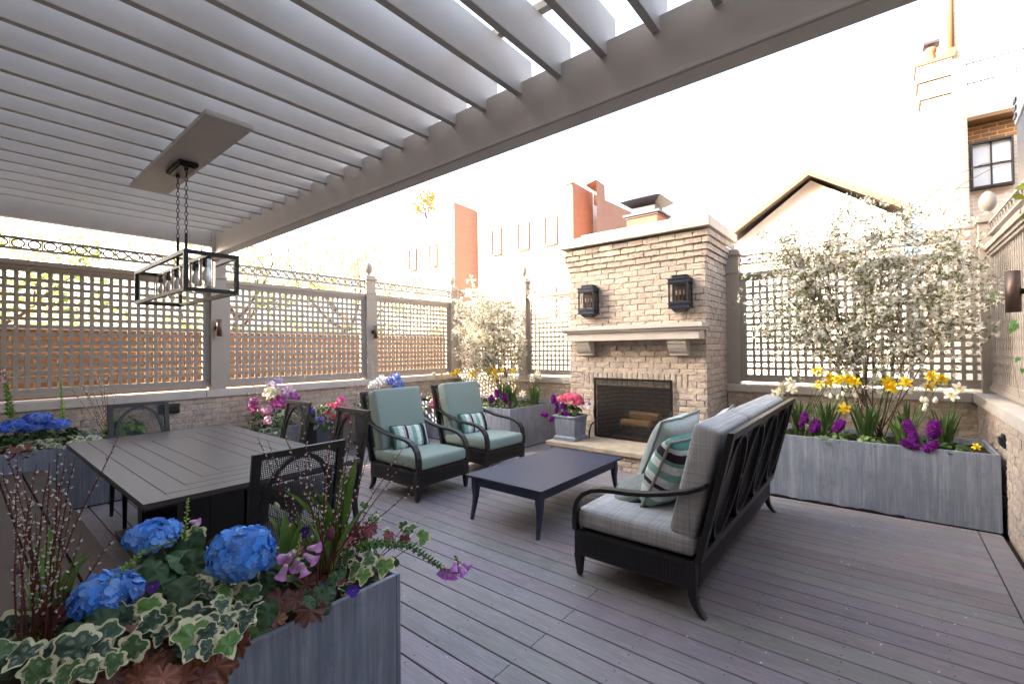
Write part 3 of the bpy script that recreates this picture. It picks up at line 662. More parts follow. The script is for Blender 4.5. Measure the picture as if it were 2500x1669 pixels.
# ============================================================ FURNITURE
def rbox(mb, hx, hy, hz, r, puff=.0, M=None, col=None, nx=10, ny=10, sag=0):
    # rounded, slightly puffed cushion; surface grid on six sides
    def pt(p):
        q = V((max(-hx+r, min(hx-r, p.x)), max(-hy+r, min(hy-r, p.y)), max(-hz+r, min(hz-r, p.z))))
        d = p-q; o = q+(d.normalized()*r if d.length > 1e-6 else V((0, 0, 0)))
        a, b2 = abs(o.x/hx), abs(o.y/hy)
        o.z += puff*(1-min(1, a)**3)*(1-min(1, b2)**3)*(o.z/hz)
        k = 1-min(1, abs(o.z/hz))**2
        o.x += puff*.5*k*(o.x/hx); o.y += puff*.5*k*(o.y/hy)
        return (M @ o) if M else o
    def grid(h, n): 
        e = [-h, -h+r*.15, -h+r*.45, -h+r]; m = [-h+r+(2*h-2*r)*i/n for i in range(1, n)]
        return e+m+[-x for x in reversed(e)]
    X, Y, Z = grid(hx, nx), grid(hy, ny), grid(hz, 3)
    for A, B, mk in ((X, Y, lambda a, b: V((a, b, hz))), (X, Y, lambda a, b: V((a, b, -hz))), (X, Z, lambda a, b: V((a, hy, b))), (X, Z, lambda a, b: V((a, -hy, b))), (Y, Z, lambda a, b: V((hx, a, b))), (Y, Z, lambda a, b: V((-hx, a, b)))):
        vs = [pt(mk(a, b)) for b in B for a in A]; n = len(A)
        mb.add(vs, [(j*n+i, j*n+i+1, (j+1)*n+i+1, (j+1)*n+i) for j in range(len(B)-1) for i in range(n-1)], col, True)
    return mb
def weld(o, d=.0006):
    bm = bmesh.new(); bm.from_mesh(o.data); bmesh.ops.remove_doubles(bm, verts=bm.verts, dist=d); bmesh.ops.recalc_face_normals(bm, faces=bm.faces); bm.to_mesh(o.data); bm.free(); return o
def pillow(mb, w, h, t, colf, n=18, fringe=None):
    vs = []; cols = []
    for s in (1, -1):
        for j in range(n+1):
            for i in range(n+1):
                u, v = -1+2*i/n, -1+2*j/n
                k = (max(0, 1-u**2)**.5)*(max(0, 1-v**2)**.5)
                pin = 1-.07*(u*u*(1-v*v)*0+(1-abs(u))*abs(v)**3+(1-abs(v))*abs(u)**3)
                z = s*t/2*k**.75*(1+.06*math.sin(9*u+3*v)*abs(u*v)+rnd(-.012, .012))
                vs.append((u*w/2*pin, v*h/2*pin, z))
    W = n+1; off = W*W
    for s in (0, 1):
        for j in range(n):
            for i in range(n):
                f = (s*off+j*W+i, s*off+j*W+i+1, s*off+(j+1)*W+i+1, s*off+(j+1)*W+i)
                if s: f = f[::-1]
                mb.add([vs[q] for q in f], [(0, 1, 2, 3)], colf((i+.5)/n, (j+.5)/n), True)
    return mb
def seat_family(name, label, cat, L, nseat, seatm, ovals, loc, rz, group=None):
    t = thing(name, label, cat, loc, rz, group); h = L/2
    # apron frame
    k = MB(); z0, z1 = .148, .300
    for y in (-h, h-.05): k.box(-.37, .41, y, y+.05, z0, z1)
    for x in (-.37, .36): k.box(x, x+.05, -h+.05, h-.05, z0, z1)
    for y, s in ((-h, -1), (h, 1)):
        k.box(-.33, .36, y+(-.004 if s < 0 else 0), y+(0 if s < 0 else .004), z0, z0+.022); k.box(-.33, .36, y+(-.004 if s < 0 else 0), y+(0 if s < 0 else .004), z1-.022, z1)
        x = -.31
        while x < .345: k.box(x, x+.013, y+(-.003 if s < 0 else 0), y+(0 if s < 0 else .003), z0+.024, z1-.024); x += .019
    for x0, s in ((.41, 1), (-.37, -1)):
        a, b = (x0, x0+.004) if s > 0 else (x0-.004, x0)
        k.box(a, b, -h+.045, h-.045, z0, z0+.022); k.box(a, b, -h+.045, h-.045, z1-.022, z1)
        y = -h+.06
        while y < h-.06: k.box(a, b-.001*s if s > 0 else b, y, y+.013, z0+.024, z1-.024); y += .019
    k.box(-.34, .37, -h+.04, h-.04, .28, .30)
    k.build('apron', m_rail, t)
    for y in (-h+.026, h-.026):
        m = MB(); m.frus((.387, y, .01), .032, .032, (.387, y, .15), .056, .056); m.lathe([(.014, 0), (.014, .011)], (.387, y, 0), 8); m.build('leg', m_rail, t, bevel=.003)
        m = MB(); path = [(-.345, .16), (-.347, .11), (-.36, .06), (-.385, .022), (-.41, 0)]
        m.prism([(p[0]-.026+.004*i, p[1]) for i, p in enumerate(path)]+[(p[0]+.026-.004*i, p[1]) for i, p in reversed(list(enumerate(path)))], 1, y-.022, y+.022); m.build('leg', m_rail, t, bevel=.003)
        # arm: flat ribbon flowing down into the front stile
        pa = [(-.432, .735), (-.40, .715), (-.33, .685), (-.22, .653), (-.10, .625), (.03, .609), (.13, .603), (.215, .595), (.285, .578), (.345, .545), (.388, .495), (.408, .43), (.412, .36), (.410, .30)]
        top, bot = [], []
        for i, p in enumerate(pa):
            a, b = pa[max(0, i-1)], pa[min(len(pa)-1, i+1)]; dx, dz = b[0]-a[0], b[1]-a[1]; l = math.hypot(dx, dz); nx, nz = -dz/l, dx/l
            th = .011+.006*(i/len(pa)); top.append((p[0]+nx*th, p[1]+nz*th)); bot.append((p[0]-nx*th, p[1]-nz*th))
        m = MB(); s = 1 if y > 0 else -1
        m.prism(top+bot[::-1], 1, y-.030, y+.030); m.build('arm', m_rail, t, bevel=.004)
    # back frame in its own slanted plane: local (y, s) -> x = -.36-.185*s/.76
    def B(y, s, o=0): return V((-.362-.19*s/.76-o, y, .298+s))
    H = .745
    def bar(mb, pts, w, th=.03):
        mb.tube(pts, w*.7071, 4, flat=(1, 1))
    def quad(mb, ya, yb, sa, sb, th=.036):
        vs = [B(y, s, o) for o in (0, th) for s in (sa, sb) for y in (ya, yb)]
        mb.add(vs, [(0, 1, 3, 2), (4, 6, 7, 5), (0, 4, 5, 1), (2, 3, 7, 6), (0, 2, 6, 4), (1, 5, 7, 3)])
    m = MB()
    quad(m, -h, -h+.055, 0, H); quad(m, h-.055, h, 0, H); quad(m, -h+.055, h-.055, H-.045, H); quad(m, -h+.055, h-.055, 0, .06)
    m.build('back_frame', m_rail, t, bevel=.003)
    m = MB(); a0, s0, s1 = -h+.055, .075, H-.045; cw = (L-.11)/ovals
    for i in range(ovals):
        c = a0+(i+.5)*cw; K = 28; sm = (s0+s1)/2-.004; ry, rs = cw/2-.035, (s1-s0)/2+.002; vs = []
        for q in range(K):
            th = 2*math.pi*q/K
            for r, o in ((.012, .004), (-.012, .004), (-.012, .032), (.012, .032)):
                vs.append(B(c+(ry+r)*math.cos(th), sm+(rs+r)*math.sin(th), o))
        m.add(vs, [(q*4+j, ((q+1) % K)*4+j, ((q+1) % K)*4+(j+1) % 4, q*4+(j+1) % 4) for q in range(K) for j in range(4)])
        for s in ((a0+i*cw, c-ry-.01), (c+ry+.01, a0+(i+1)*cw)): quad(m, s[0], s[1], sm-.013, sm+.013, .03)
    m.build('back_tracery', m_rail, t)
    m = MB(); vs = [B(y, s, -.004) for s in (.03, H-.02) for y in (-h+.03, h-.03)]; m.add(vs, [(0, 1, 3, 2)]); m.build('back_sling', m_black if ovals > 2 else m_mesh, t)
    w = (L-.075)/nseat
    for i in range(nseat):
        yc = -h+.0375+w*(i+.5)
        k = MB(); rbox(k, .385, w/2-.002, .064, .032, .010, Matrix.Translation((.035, yc, .368))); weld(k.build('seat_cushion', seatm, t))
        Mx = Matrix.Translation((-.355, yc, .735)) @ Matrix.Rotation(R(-14.0), 4, 'Y')
        k = MB(); rbox(k, .078, w/2-.004, .335, .035, 0, Mx, nx=3, ny=8); weld(k.build('back_cushion', seatm, t))
    return t
ch1 = seat_family('lounge_chair', 'dark armchair with sage cushions nearer the dining table', 'armchair', .72, 1, m_sage, 1, (-3.975, 3.225, 0), 0, 'sage cushioned armchairs')
ch2 = dup(ch1, (-4.03, 4.30, 0), R(-1), 'dark armchair with sage cushions beside the back planter')
sofa = seat_family('sofa', 'dark framed three seat sofa with grey woven cushions seen from behind', 'sofa', 2.13, 3, m_grey, 4, (-1.205, 3.675, 0), math.pi)
STR = [(.0, '#55776f'), (.07, '#8fb0a4'), (.16, '#d5dcd4'), (.27, '#aab0ad'), (.33, '#3a2f38'), (.40, '#c9d0ca'), (.50, '#86ada0'), (.62, '#dfe3dc'), (.70, '#769d92'), (.80, '#33292f'), (.87, '#b9c2bc'), (.94, '#4e7d72'), (1.1, '#4e7d72')]
def stripes(u, v):
    for a, b in zip(STR, STR[1:]):
        if a[0] <= u < b[0]:
            c = lin(a[1]); k = rnd(.85, 1.1)
            if u in () : pass
            return tuple(x*k for x in c)
    return lin('#888888')
def piping(mb, w, h, col, r=.006):
    pts = []; n = 12
    for i in range(4*n+1):
        q = i % (4*n); s, f = divmod(q, n); f /= n; u, v = [(-1+2*f, -1), (1, -1+2*f), (1-2*f, 1), (-1, 1-2*f)][s]
        pin = 1-.07*((1-abs(u))*abs(v)**3+(1-abs(v))*abs(u)**3); pts.append((u*w/2*pin, v*h/2*pin, rnd(-.003, .003)))
    mb.tube(pts, r, 6, col, cap=False)
def mkpillow(label, w, h, t, colf, m, Mx, pcol, pr=.006):
    k = MB(); pillow(k, w, h, t, colf); o = weld(k.build('throw_pillow', m), .0003); o.matrix_world = Mx
    tag(o, label, 'pillow'); p = MB(); piping(p, w, h, pcol, pr); p.build('piping', m, o); return o
def frame(loc, xdir, ydir):
    x = V(xdir).normalized(); z = x.cross(V(ydir)).normalized(); y = z.cross(x); M = Matrix((x, y, z)).transposed().to_4x4(); M.translation = V(loc); return M
# lumbar pillows on the two chairs (pillow x = sideways along world Y, y = up the back)
mkpillow('striped green and white lumbar pillow on the armchair nearer the dining table', .46, .27, .13, stripes, m_col, frame((-4.10, 3.21, .545), (.12, 1, -.03), (-.42, 0, 1)), lin('#2b3b38'))
mkpillow('striped green and white lumbar pillow on the armchair by the back planter', .46, .27, .13, stripes, m_col, frame((-4.16, 4.29, .545), (.10, 1, -.03), (-.42, 0, 1)), lin('#2b3b38'))
STR2 = STR
mkpillow('large square striped pillow with fringed seam at the near end of the grey sofa', .50, .50, .27, lambda u, v: stripes(v, u), m_col, frame((-1.145, 3.14, .665), (.10, 1, .0), (.42, 0, .9)), lin('#8d857c'), .010)
mkpillow('pale mint pillow leaning behind the striped pillow on the sofa', .56, .56, .22, lambda u, v: tuple(x*rnd(.92, 1.05) for x in lin('#c0c8c2')), m_shag, frame((-1.29, 3.46, .735), (.16, 1, .05), (.46, .05, 1)), lin('#7f8a80'), .009)
mkpillow('pale mint pillow farther along the sofa back', .50, .48, .17, lambda u, v: tuple(x*rnd(.92, 1.05) for x in lin('#b8c2bb')), m_shag, frame((-1.10, 4.02, .74), (.05, 1, .15), (.34, -.1, 1)), lin('#7f8a80'), .009)
mkpillow('shaggy grey green pillow lying low behind the arm of the sofa', .42, .34, .13, lambda u, v: tuple(x*rnd(.8, 1.1) for x in lin('#8d958e')), m_shag, frame((-1.37, 3.12, .50), (.9, .2, .42), (-.2, 1, .25)), lin('#5d645f'), .014)
# coffee table
ct = thing('coffee_table', 'low navy metal coffee table with sabre legs between chairs and sofa', 'coffee table', (-2.50, 3.60, 0))
k = MB(); k.box(-.415, .415, -.71, .71, .376, .392); k.box(-.40, .40, -.695, .695, .362, .3757); tp = k.build('top', m_navy, ct, bevel=.003)
k = MB(); a, bb = .375, .67
for q in ((-a, a, -bb, -bb+.004), (-a, a, bb-.004, bb), (-a, -a+.004, -bb+.0045, bb-.0045), (a-.004, a, -bb+.0045, bb-.0045)): k.box(q[0], q[1], q[2], q[3], .3905, .3926)
k.build('inlay_line', m_black, tp)
k = MB()
for s in (-1, 1): k.box(min(s*.37, s*.345), max(s*.37, s*.345), -.665, .665, .295, .361); k.box(-.344, .344, min(s*.665, s*.64), max(s*.665, s*.64), .295, .361)
k.build('apron', m_navy, ct, bevel=.002)
for sx in (-1, 1):
    for sy in (-1, 1):
        m = MB(); pth = [(0, .36), (0, .28), (.0, .2), (-.006, .13), (-.014, .07), (-.022, .0)]
        pts = []; ws = [.056, .056, .042, .034, .03, .024]
        vs = []; 
        for (d, z), w_ in zip(pth, ws):
            cx, cy = sx*(.352-d*.35), sy*(.645-d*1.9)
            for ax, ay in ((-1, -1), (1, -1), (1, 1), (-1, 1)): vs.append((cx+ax*w_/2, cy+ay*w_/2, z))
        fs = [(i*4+q, (i+1)*4+q, (i+1)*4+(q+1) % 4, i*4+(q+1) % 4) for i in range(5) for q in range(4)]+[(0, 1, 2, 3), (23, 22, 21, 20)]
        m.add(vs, fs); m.build('leg', m_navy, ct, bevel=.002)
# dining table
dt = thing('dining_table', 'large dark bronze rectangular dining table with nested grooved top', 'dining table', (-4.15, 1.215, 0))
tx, ty = 1.255, .612
k = MB(); rings = [0, .122, .242, .362, .482]; gp = .0022
for i, r in enumerate(rings):
    X, Y = tx-r-(gp if i else 0), ty-r-(gp if i else 0)
    if i < len(rings)-1:
        x2, y2 = tx-rings[i+1]+gp, ty-rings[i+1]+gp
        for z0, z1 in ((.712, .74),):
            k.box(-X, X, -Y, -y2, z0, z1); k.box(-X, X, y2, Y, z0, z1); k.box(-X, -x2, -y2, y2, z0, z1); k.box(x2, X, -y2, y2, z0, z1)
    else: k.box(-X, X, -Y, Y, .712, .74)
k.build('top', m_table, dt, bevel=.0015)
k = MB(); k.box(-tx+.004, tx-.004, -ty+.004, ty-.004, .70, .7115); k.build('top_underside', m_rail, dt)
for x in (-.52, .52):
    k = MB(); 
    for s in (-1, 1): k.box(x-.07, x+.07, s*.19-.075, s*.19+.075, .05, .70)
    k.box(x-.05, x+.05, -.11, .11, .08, .66); k.build('pedestal', m_rail, dt, bevel=.004)
k = MB(); k.box(-.75, .75, -.38, .38, .012, .05); k.build('base_plate', m_table, dt, bevel=.004)
# dining chairs
def dining_chair(label):
    t = thing('dining_chair', label, 'dining chair', group='dining chairs around the table'); h = .235
    def B(y, s, o=0): return V((-.262-.105*s/.58-o, y, .44+s))
    def quad(mb, ya, yb, sa, sb, th=.026):
        vs = [B(y, s, o) for o in (0, th) for s in (sa, sb) for y in (ya, yb)]
        mb.add(vs, [(0, 1, 3, 2), (4, 6, 7, 5), (0, 4, 5, 1), (2, 3, 7, 6), (0, 2, 6, 4), (1, 5, 7, 3)])
    m = MB(); quad(m, -h, -h+.04, -.12, .58); quad(m, h-.04, h, -.12, .58); quad(m, -h+.04, h-.04, .545, .58); quad(m, -h+.04, h-.04, -.03, .0); m.build('back_frame', m_rail, t, bevel=.002)
    m = MB(); K = 28; vs = []; sm, ry, rs = .275, .178, .262
    for q in range(K):
        th = 2*math.pi*q/K
        for r, o in ((.011, .002), (-.011, .002), (-.011, .024), (.011, .024)): vs.append(B((ry+r)*math.cos(th), sm+(rs+r)*math.sin(th), o))
    m.add(vs, [(q*4+j, ((q+1) % K)*4+j, ((q+1) % K)*4+(j+1) % 4, q*4+(j+1) % 4) for q in range(K) for j in range(4)])
    for s in (-1, 1): quad(m, *sorted((s*.189, s*.195)), .26, .29, .024)
    m.build('back_tracery', m_rail, t)
    m = MB(); m.add([B(y, s, .012) for s in (.0, .55) for y in (-h+.035, h-.035)], [(0, 1, 3, 2)]); m.build('back_sling', m_mesh, t)
    m = MB(); m.box(-.26, .25, -h, h, .375, .42); m.build('seat_frame', m_rail, t, bevel=.003)
    m = MB(); rbox(m, .24, h-.008, .025, .02, .012, Matrix.Translation((0, 0, .448)), nx=6, ny=6); weld(m.build('seat_pad', mat('charcoal_pad', rough=.85, fn=f_fab(lin('#3a363b'), lin('#45414a'))) if not bpy.data.materials.get('charcoal_pad') else bpy.data.materials['charcoal_pad'], t))
    for y in (-h+.018, h-.018):
        m = MB(); m.frus((.232, y, 0), .024, .024, (.232, y, .376), .036, .036); m.build('leg', m_rail, t, bevel=.002)
        m = MB(); m.add([(-.285+a*w_, y+b*w_, z) for z, w_, in ((0, .012),) for a, b in ((-1, -1), (1, -1), (1, 1), (-1, 1))]+[(-.243+a*.019, y+b*.018, .40) for a, b in ((-1, -1), (1, -1), (1, 1), (-1, 1))], [(3, 2, 1, 0), (4, 5, 6, 7), (0, 1, 5, 4), (1, 2, 6, 5), (2, 3, 7, 6), (3, 0, 4, 7)]); m.build('leg', m_rail, t)
    return t
dc = dining_chair('dark dining chair with arched back at the far left end of the table'); dc.location = (-5.27, 1.14, 0)
dup(dc, (-2.67, 1.115, 0), math.pi, 'dark dining chair with mesh back behind the willow stems at the near table end')
dup(dc, (-4.43, 1.745, 0), -math.pi/2, 'dark dining chair on the far side of the table before the sunlit flower pot')
dup(dc, (-3.45, 1.735, 0), -math.pi/2, 'dark dining chair on the far side of the table next to the sage armchair')
# bench
bn = thing('bench', 'long brown plank bench along the near side of the dining table', 'bench', (-4.2, .30, 0))
k = MB()
for y0, y1, dz in ((.10, .232, 0), (.241, .373, -.002), (.382, .515, .001)): k.box(-5.95, -2.45, y0, y1, .418, .45+dz)
k.build('seat_planks', m_teak, bn, True, bevel=.003)
MB().box(-5.9, -2.5, .14, .48, .36, .4175).build('rail', m_rail, bn, True)
for x in (-5.7, -2.7):
    for y in (.17, .45): MB().box(x-.035, x+.035, y-.03, y+.03, 0, .36).build('leg', m_rail, bn, True)
# ============================================================ PLANTERS
def planter(label, x0, x1, y0, y1, h, soil=.05, th=.02, taper=0):
    t = thing('planter_box', label, 'planter', ((x0+x1)/2, (y0+y1)/2, 0))
    k = MB(); 
    k.box(x0, x1, y0, y0+th, .012, h); k.box(x0, x1, y1-th, y1, .012, h); k.box(x0, x0+th, y0+th, y1-th, .012, h); k.box(x1-th, x1, y0+th, y1-th, .012, h)
    k.build('box', m_lead, t, True, bevel=.004)
    MB().box(x0+.02, x1-.02, y0+.02, y1-.02, 0, .0125).build('base', m_black, t, True)
    s = MB(); nx, ny = max(3, int((x1-x0)/.06)), max(3, int((y1-y0)/.06)); vs = [(x0+th+.001+(x1-x0-2*th-.002)*i/nx, y0+th+.001+(y1-y0-2*th-.002)*j/ny, h-soil+rnd(-.015, .015)) for j in range(ny+1) for i in range(nx+1)]
    s.add(vs, [(j*(nx+1)+i, j*(nx+1)+i+1, (j+1)*(nx+1)+i+1, (j+1)*(nx+1)+i) for j in range(ny) for i in range(nx)], smooth=True)
    s.build('soil', m_soil, t, True); return t
pl_ = planter('long zinc planter of daffodils in front of the right lattice', -1.0, .695, 5.215, 5.98, .628)
k = MB(); top = [(-.99+1.1*i/30, .014+.012*abs(math.sin(i*.35))*(1 if i % 7 else .3)+rnd(0, .004)) for i in range(31)]
k.prism([(-.99, .001)]+[(.11, .001)]+top[::-1], 1, 5.206, 5.213); k.build('liner_edge', m_black, pl_, True)
planter('zinc planter at the back corner beside the fireplace', -6.85, -4.245, 5.13, 6.5, .625)
planter('zinc planter of blue hydrangeas at the left wall beyond the table', -6.88, -6.05, -.9, 1.33, .615)
planter('big zinc planter of mixed flowers filling the near left corner', -2.12, -1.483, -1.2, 1.11, .63, .03)
def square_pot(label, c, w, h, col=None, rz=0, m=None):
    t = thing('square_pot', label, 'flower pot', c, rz); k = MB(); m = m or m_lead
    k.frus((0, 0, .052), w*.86, w*.86, (0, 0, h-.03), w*.96, w*.96); k.frus((0, 0, h-.03), w*1.02, w*1.02, (0, 0, h), w*1.02, w*1.02); k.frus((0, 0, 0), w, w, (0, 0, .045), w, w); k.frus((0, 0, .045), w*.98, w*.98, (0, 0, .06), w*.86, w*.86)
    k.build('body', m, t, bevel=.005); s = MB(); s.box(-w*.45, w*.45, -w*.45, w*.45, h-.01, h+.002); s.build('soil', m_soil, t); return t
square_pot('square lead grey pot of coral flowers standing on the hearth', (-3.385, 5.405, .2555), .345, .335)
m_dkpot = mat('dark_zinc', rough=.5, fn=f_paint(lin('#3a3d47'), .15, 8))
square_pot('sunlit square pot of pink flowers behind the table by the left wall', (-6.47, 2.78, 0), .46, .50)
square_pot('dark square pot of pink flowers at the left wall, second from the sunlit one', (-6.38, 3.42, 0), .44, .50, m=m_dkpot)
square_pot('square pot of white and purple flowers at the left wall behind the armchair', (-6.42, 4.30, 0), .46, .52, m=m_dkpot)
# ============================================================ PLANTS
random.seed(21)
GR = [lin(x) for x in ('#46602f', '#3d5a30', '#557039', '#38512c')]
def vary(c, a=.15): k = rnd(1-a, 1+a); return tuple(max(0, min(1, x*k)) for x in c)
def randdir(): 
    while True:
        v = V((rnd(-1, 1), rnd(-1, 1), rnd(-1, 1)))
        if .1 < v.length < 1: return v.normalized()
def basis(p, n, up=None, roll=0, s=1):
    n = V(n).normalized(); u = V(up) if up else V((0, 0, 1))
    y = (u-n*u.dot(n))
    if y.length < .05: y = V((1, 0, 0))-n*n.x
    y.normalize(); x = y.cross(n); M = Matrix((x, y, n)).transposed().to_4x4() @ Matrix.Rotation(roll, 4, 'Z') @ Matrix.Scale(s, 4); M.translation = p; return M
def blade(mb, p, az, lean, L, w, col, curl=.5, n=6, fold=.25):
    a = V((math.cos(az), math.sin(az), 0)); s = V((-math.sin(az), math.cos(az), 0)); q = V(p); vs = []
    for i in range(n+1):
        f = i/n; th = lean+curl*f*f; d = a*math.sin(th)+V((0, 0, 1))*math.cos(th)
        nn = a*math.cos(th)-V((0, 0, 1))*math.sin(th)
        ww = w*(.75+.5*f if f < .5 else 1)*(1-f**4)**.7+.0005
        vs += [q-s*ww/2+nn*ww*fold*-.5, q, q+s*ww/2+nn*ww*fold*-.5]; q = q+d*(L/n)
    mb.add(vs, [t for i in range(n) for t in ((3*i, 3*i+1, 3*i+4, 3*i+3), (3*i+1, 3*i+2, 3*i+5, 3*i+4))], vary(col), True)
def shape_leaf(mb, M, out, cin, cout, inner=.74, cup=.15, wav=.03, ctr=(0, .42)):
    n = len(out); o = []; i_ = []
    def zz(x, y): return -cup*(x*x)*1.6-cup*.6*(y-.3)**2+abs(x)*cup*.5+rnd(-wav, wav)
    for x, y in out: o.append(M @ V((x, y, zz(x, y))))
    for x, y in out:
        k = inner+rnd(-.12, .07); X, Y = ctr[0]+(x-ctr[0])*k, ctr[1]+(y-ctr[1])*k; i_.append(M @ V((X, Y, zz(X, Y)*.6)))
    c = M @ V((ctr[0], ctr[1], -.02))
    mb.add([c]+i_, [(0, 1+q, 1+(q+1) % n) for q in range(n)], cin, True)
    mb.add(o+i_, [(q, (q+1) % n, n+(q+1) % n, n+q) for q in range(n)], cout, True)
def mirror(h): return h+[(-x, y) for x, y in reversed(h) if abs(x) > 1e-6]
IVY = mirror([(0, 0), (.2, -.12), (.42, -.02), (.40, .16), (.56, .36), (.50, .48), (.30, .52), (.22, .68), (.10, .9), (0, 1.0)])
OVATE = mirror([(0, 0), (.14, .06), (.27, .2), (.33, .38), (.30, .58), (.19, .78), (.08, .93), (0, 1.0)])
def heu():
    o = []
    for k in range(30):
        th = -math.pi/2+2*math.pi*k/30; r = .5*(1+.13*math.cos(7*(th+math.pi/2))+.05*(-1)**k)
        if k == 0: r = .22
        o.append((r*math.cos(th), .45+r*math.sin(th)))
    return o
HEU = heu()
def radial(poly, ctr, K, smooth=1):
    rs = []
    for i in range(K):
        th = 2*math.pi*i/K-math.pi/2; d = (math.cos(th), math.sin(th)); best = .1
        for a, b in zip(poly, poly[1:]+poly[:1]):
            ax, ay, bx_, by_ = a[0]-ctr[0], a[1]-ctr[1], b[0]-ctr[0], b[1]-ctr[1]; ex, ey = bx_-ax, by_-ay; den = d[0]*ey-d[1]*ex
            if abs(den) < 1e-9: continue
            tt = (ax*ey-ay*ex)/den; uu = (ax*d[1]-ay*d[0])/den
            if tt > 0 and -1e-6 <= uu <= 1+1e-6: best = max(best, tt)
        rs.append(best)
    for _ in range(smooth): rs = [.25*rs[i-1]+.5*rs[i]+.25*rs[(i+1) % K] for i in range(K)]
    return rs
_rc = {}
def fine_leaf(mb, M, kind, cin, cout, cup=.2, margin=.87):
    K = 40; ctr = (0, .42)
    if kind not in _rc: _rc[kind] = radial({'ivy': IVY, 'heu': HEU, 'ov': OVATE}[kind], ctr, K, 1 if kind == 'ov' else 0)
    rs = _rc[kind]; rings = (.25, .5, .7, .82, .91, 1.0); ph = rnd(0, 6); ph2 = rnd(0, 6); roll_ = rnd(-.25, .45); tw = rnd(-.35, .35)
    lob = {'ivy': 5, 'heu': 7, 'ov': 9}[kind]; vs = [M @ V((ctr[0], ctr[1], 0))]
    for q in rings:
        for i in range(K):
            th = 2*math.pi*i/K-math.pi/2; r = rs[i]*q; x, y = ctr[0]+r*math.cos(th), ctr[1]+r*math.sin(th)
            z = -cup*1.5*x*x-roll_*.5*(y-.4)**2+tw*x*(y-.4)+.035*q*math.sin(3*th+ph)+.02*q*q*math.sin(8*th+ph2)
            if kind == 'heu': z += .07*q*abs(math.sin(3.5*(th+math.pi/2)))+.05*q*q*math.sin(14*th+ph)+rnd(-.01, .01)
            elif kind == 'ov': z += .012*math.sin(26*y+8*abs(x))+.10*abs(x)
            else: z += .05*q*abs(math.sin(2.5*(th+math.pi/2)))
            vs.append(M @ V((x, y, z)))
    base = len(mb.v); mb.v += [tuple(v) for v in vs]; c0 = vary(cin, .18); c1 = vary(cout, .08) if cout else None; c2 = tuple(a*.62+b*.38 for a, b in zip(c0, lin('#9aa98a')))
    pa = rnd(0, 6); sh = rnd(.9, 1.1)
    for j in range(len(rings)):
        q = rings[j]
        for i in range(K):
            i2 = (i+1) % K; th = 2*math.pi*(i+.5)/K
            if j == 0: f = (base, base+1+i, base+1+i2)
            else: a = base+1+(j-1)*K; b = base+1+j*K; f = (a+i, b+i, b+i2, a+i2)
            thr = margin+.10*math.sin(2*th+pa)+.04*math.sin(5*th+pa*2)+rnd(-.02, .02)
            if c1 and q > thr: c = c1
            elif kind == 'heu':
                v = abs(math.sin(3.5*(th))) ; c = tuple(x*(.62+.5*v+rnd(-.06, .06)) for x in c0)
            elif kind == 'ov':
                yy = .42+q*rs[i]*math.sin(th-math.pi/2); xx = abs(q*rs[i]*math.cos(th-math.pi/2)); v = abs(math.sin(13*(yy-.6*xx))); c = tuple(x*(.8+.3*v) for x in c0)
                if xx < .02: c = tuple(x*1.3 for x in c0)
            else:
                v = abs(math.sin(2.5*th)); c = c2 if (math.sin(5*th+pa)+math.sin(3*q*6+pa) > .9) else tuple(x*(.85+.25*v) for x in c0)
            mb.f.append(f); mb.c.append(c); mb.sm.append(True)
def face_cam(p, j=.5):
    d = (V((0, 0, CAM_H))-V(p)).normalized(); return (d+V((0, 0, .7))+randdir()*j).normalized()
def stem(mb, a, b, r=.002, col=(.08, .14, .04), bend=.02, seg=5, r2=None):
    a, b = V(a), V(b); m = (a+b)/2+V((rnd(-1, 1), rnd(-1, 1), .3))*bend; pts = []
    for i in range(seg+1): t = i/seg; pts.append(a*(1-t)**2+m*2*t*(1-t)+b*t*t)
    mb.tube(pts, [r+((r2 or r)-r)*i/seg for i in range(seg+1)], 5, col); return pts
# ---- daffodils
def daff_flower(p, n, s, yel):
    k = MB(); M = basis(p, n, roll=rnd(0, 1), s=s)
    pc, tc = (lin('#f4d834'), lin('#f2c01e')) if yel else (lin('#f2efdf'), lin('#f3cf55'))
    for i in range(6):
        Mr = M @ Matrix.Rotation(math.pi*i/3+(.12 if i % 2 else 0), 4, 'Z'); z = .0 if i % 2 else .06
        o = [(0, .05), (.13, .2), (.24, .45), (.22, .7), (.1, .92), (0, 1), (-.1, .92), (-.22, .7), (-.24, .45), (-.13, .2)]
        vs = [Mr @ V((x, y, z-.12*y*y+.25*x*x+rnd(-.03, .03))) for x, y in o]; c = Mr @ V((0, .5, z-.06))
        k.add([c]+vs, [(0, 1+q, 1+(q+1) % 10) for q in range(10)], vary(pc, .08), True)
    L = .62 if yel else .28; W = .30 if yel else .22; K = 12; vs = []
    for j, (r, z) in enumerate(((.16, 0), (W*.72, L*.5), (W*.85, L*.85), (W*1.12, L))):
        for q in range(K):
            th = 2*math.pi*q/K; rr = r*(1+(.09 if q % 2 and j == 3 else 0)); vs.append(M @ V((rr*math.cos(th), rr*math.sin(th), z)))
    k.add(vs, [(j*K+q, j*K+(q+1) % K, (j+1)*K+(q+1) % K, (j+1)*K+q) for j in range(3) for q in range(K)], vary(tc, .06), True)
    return k
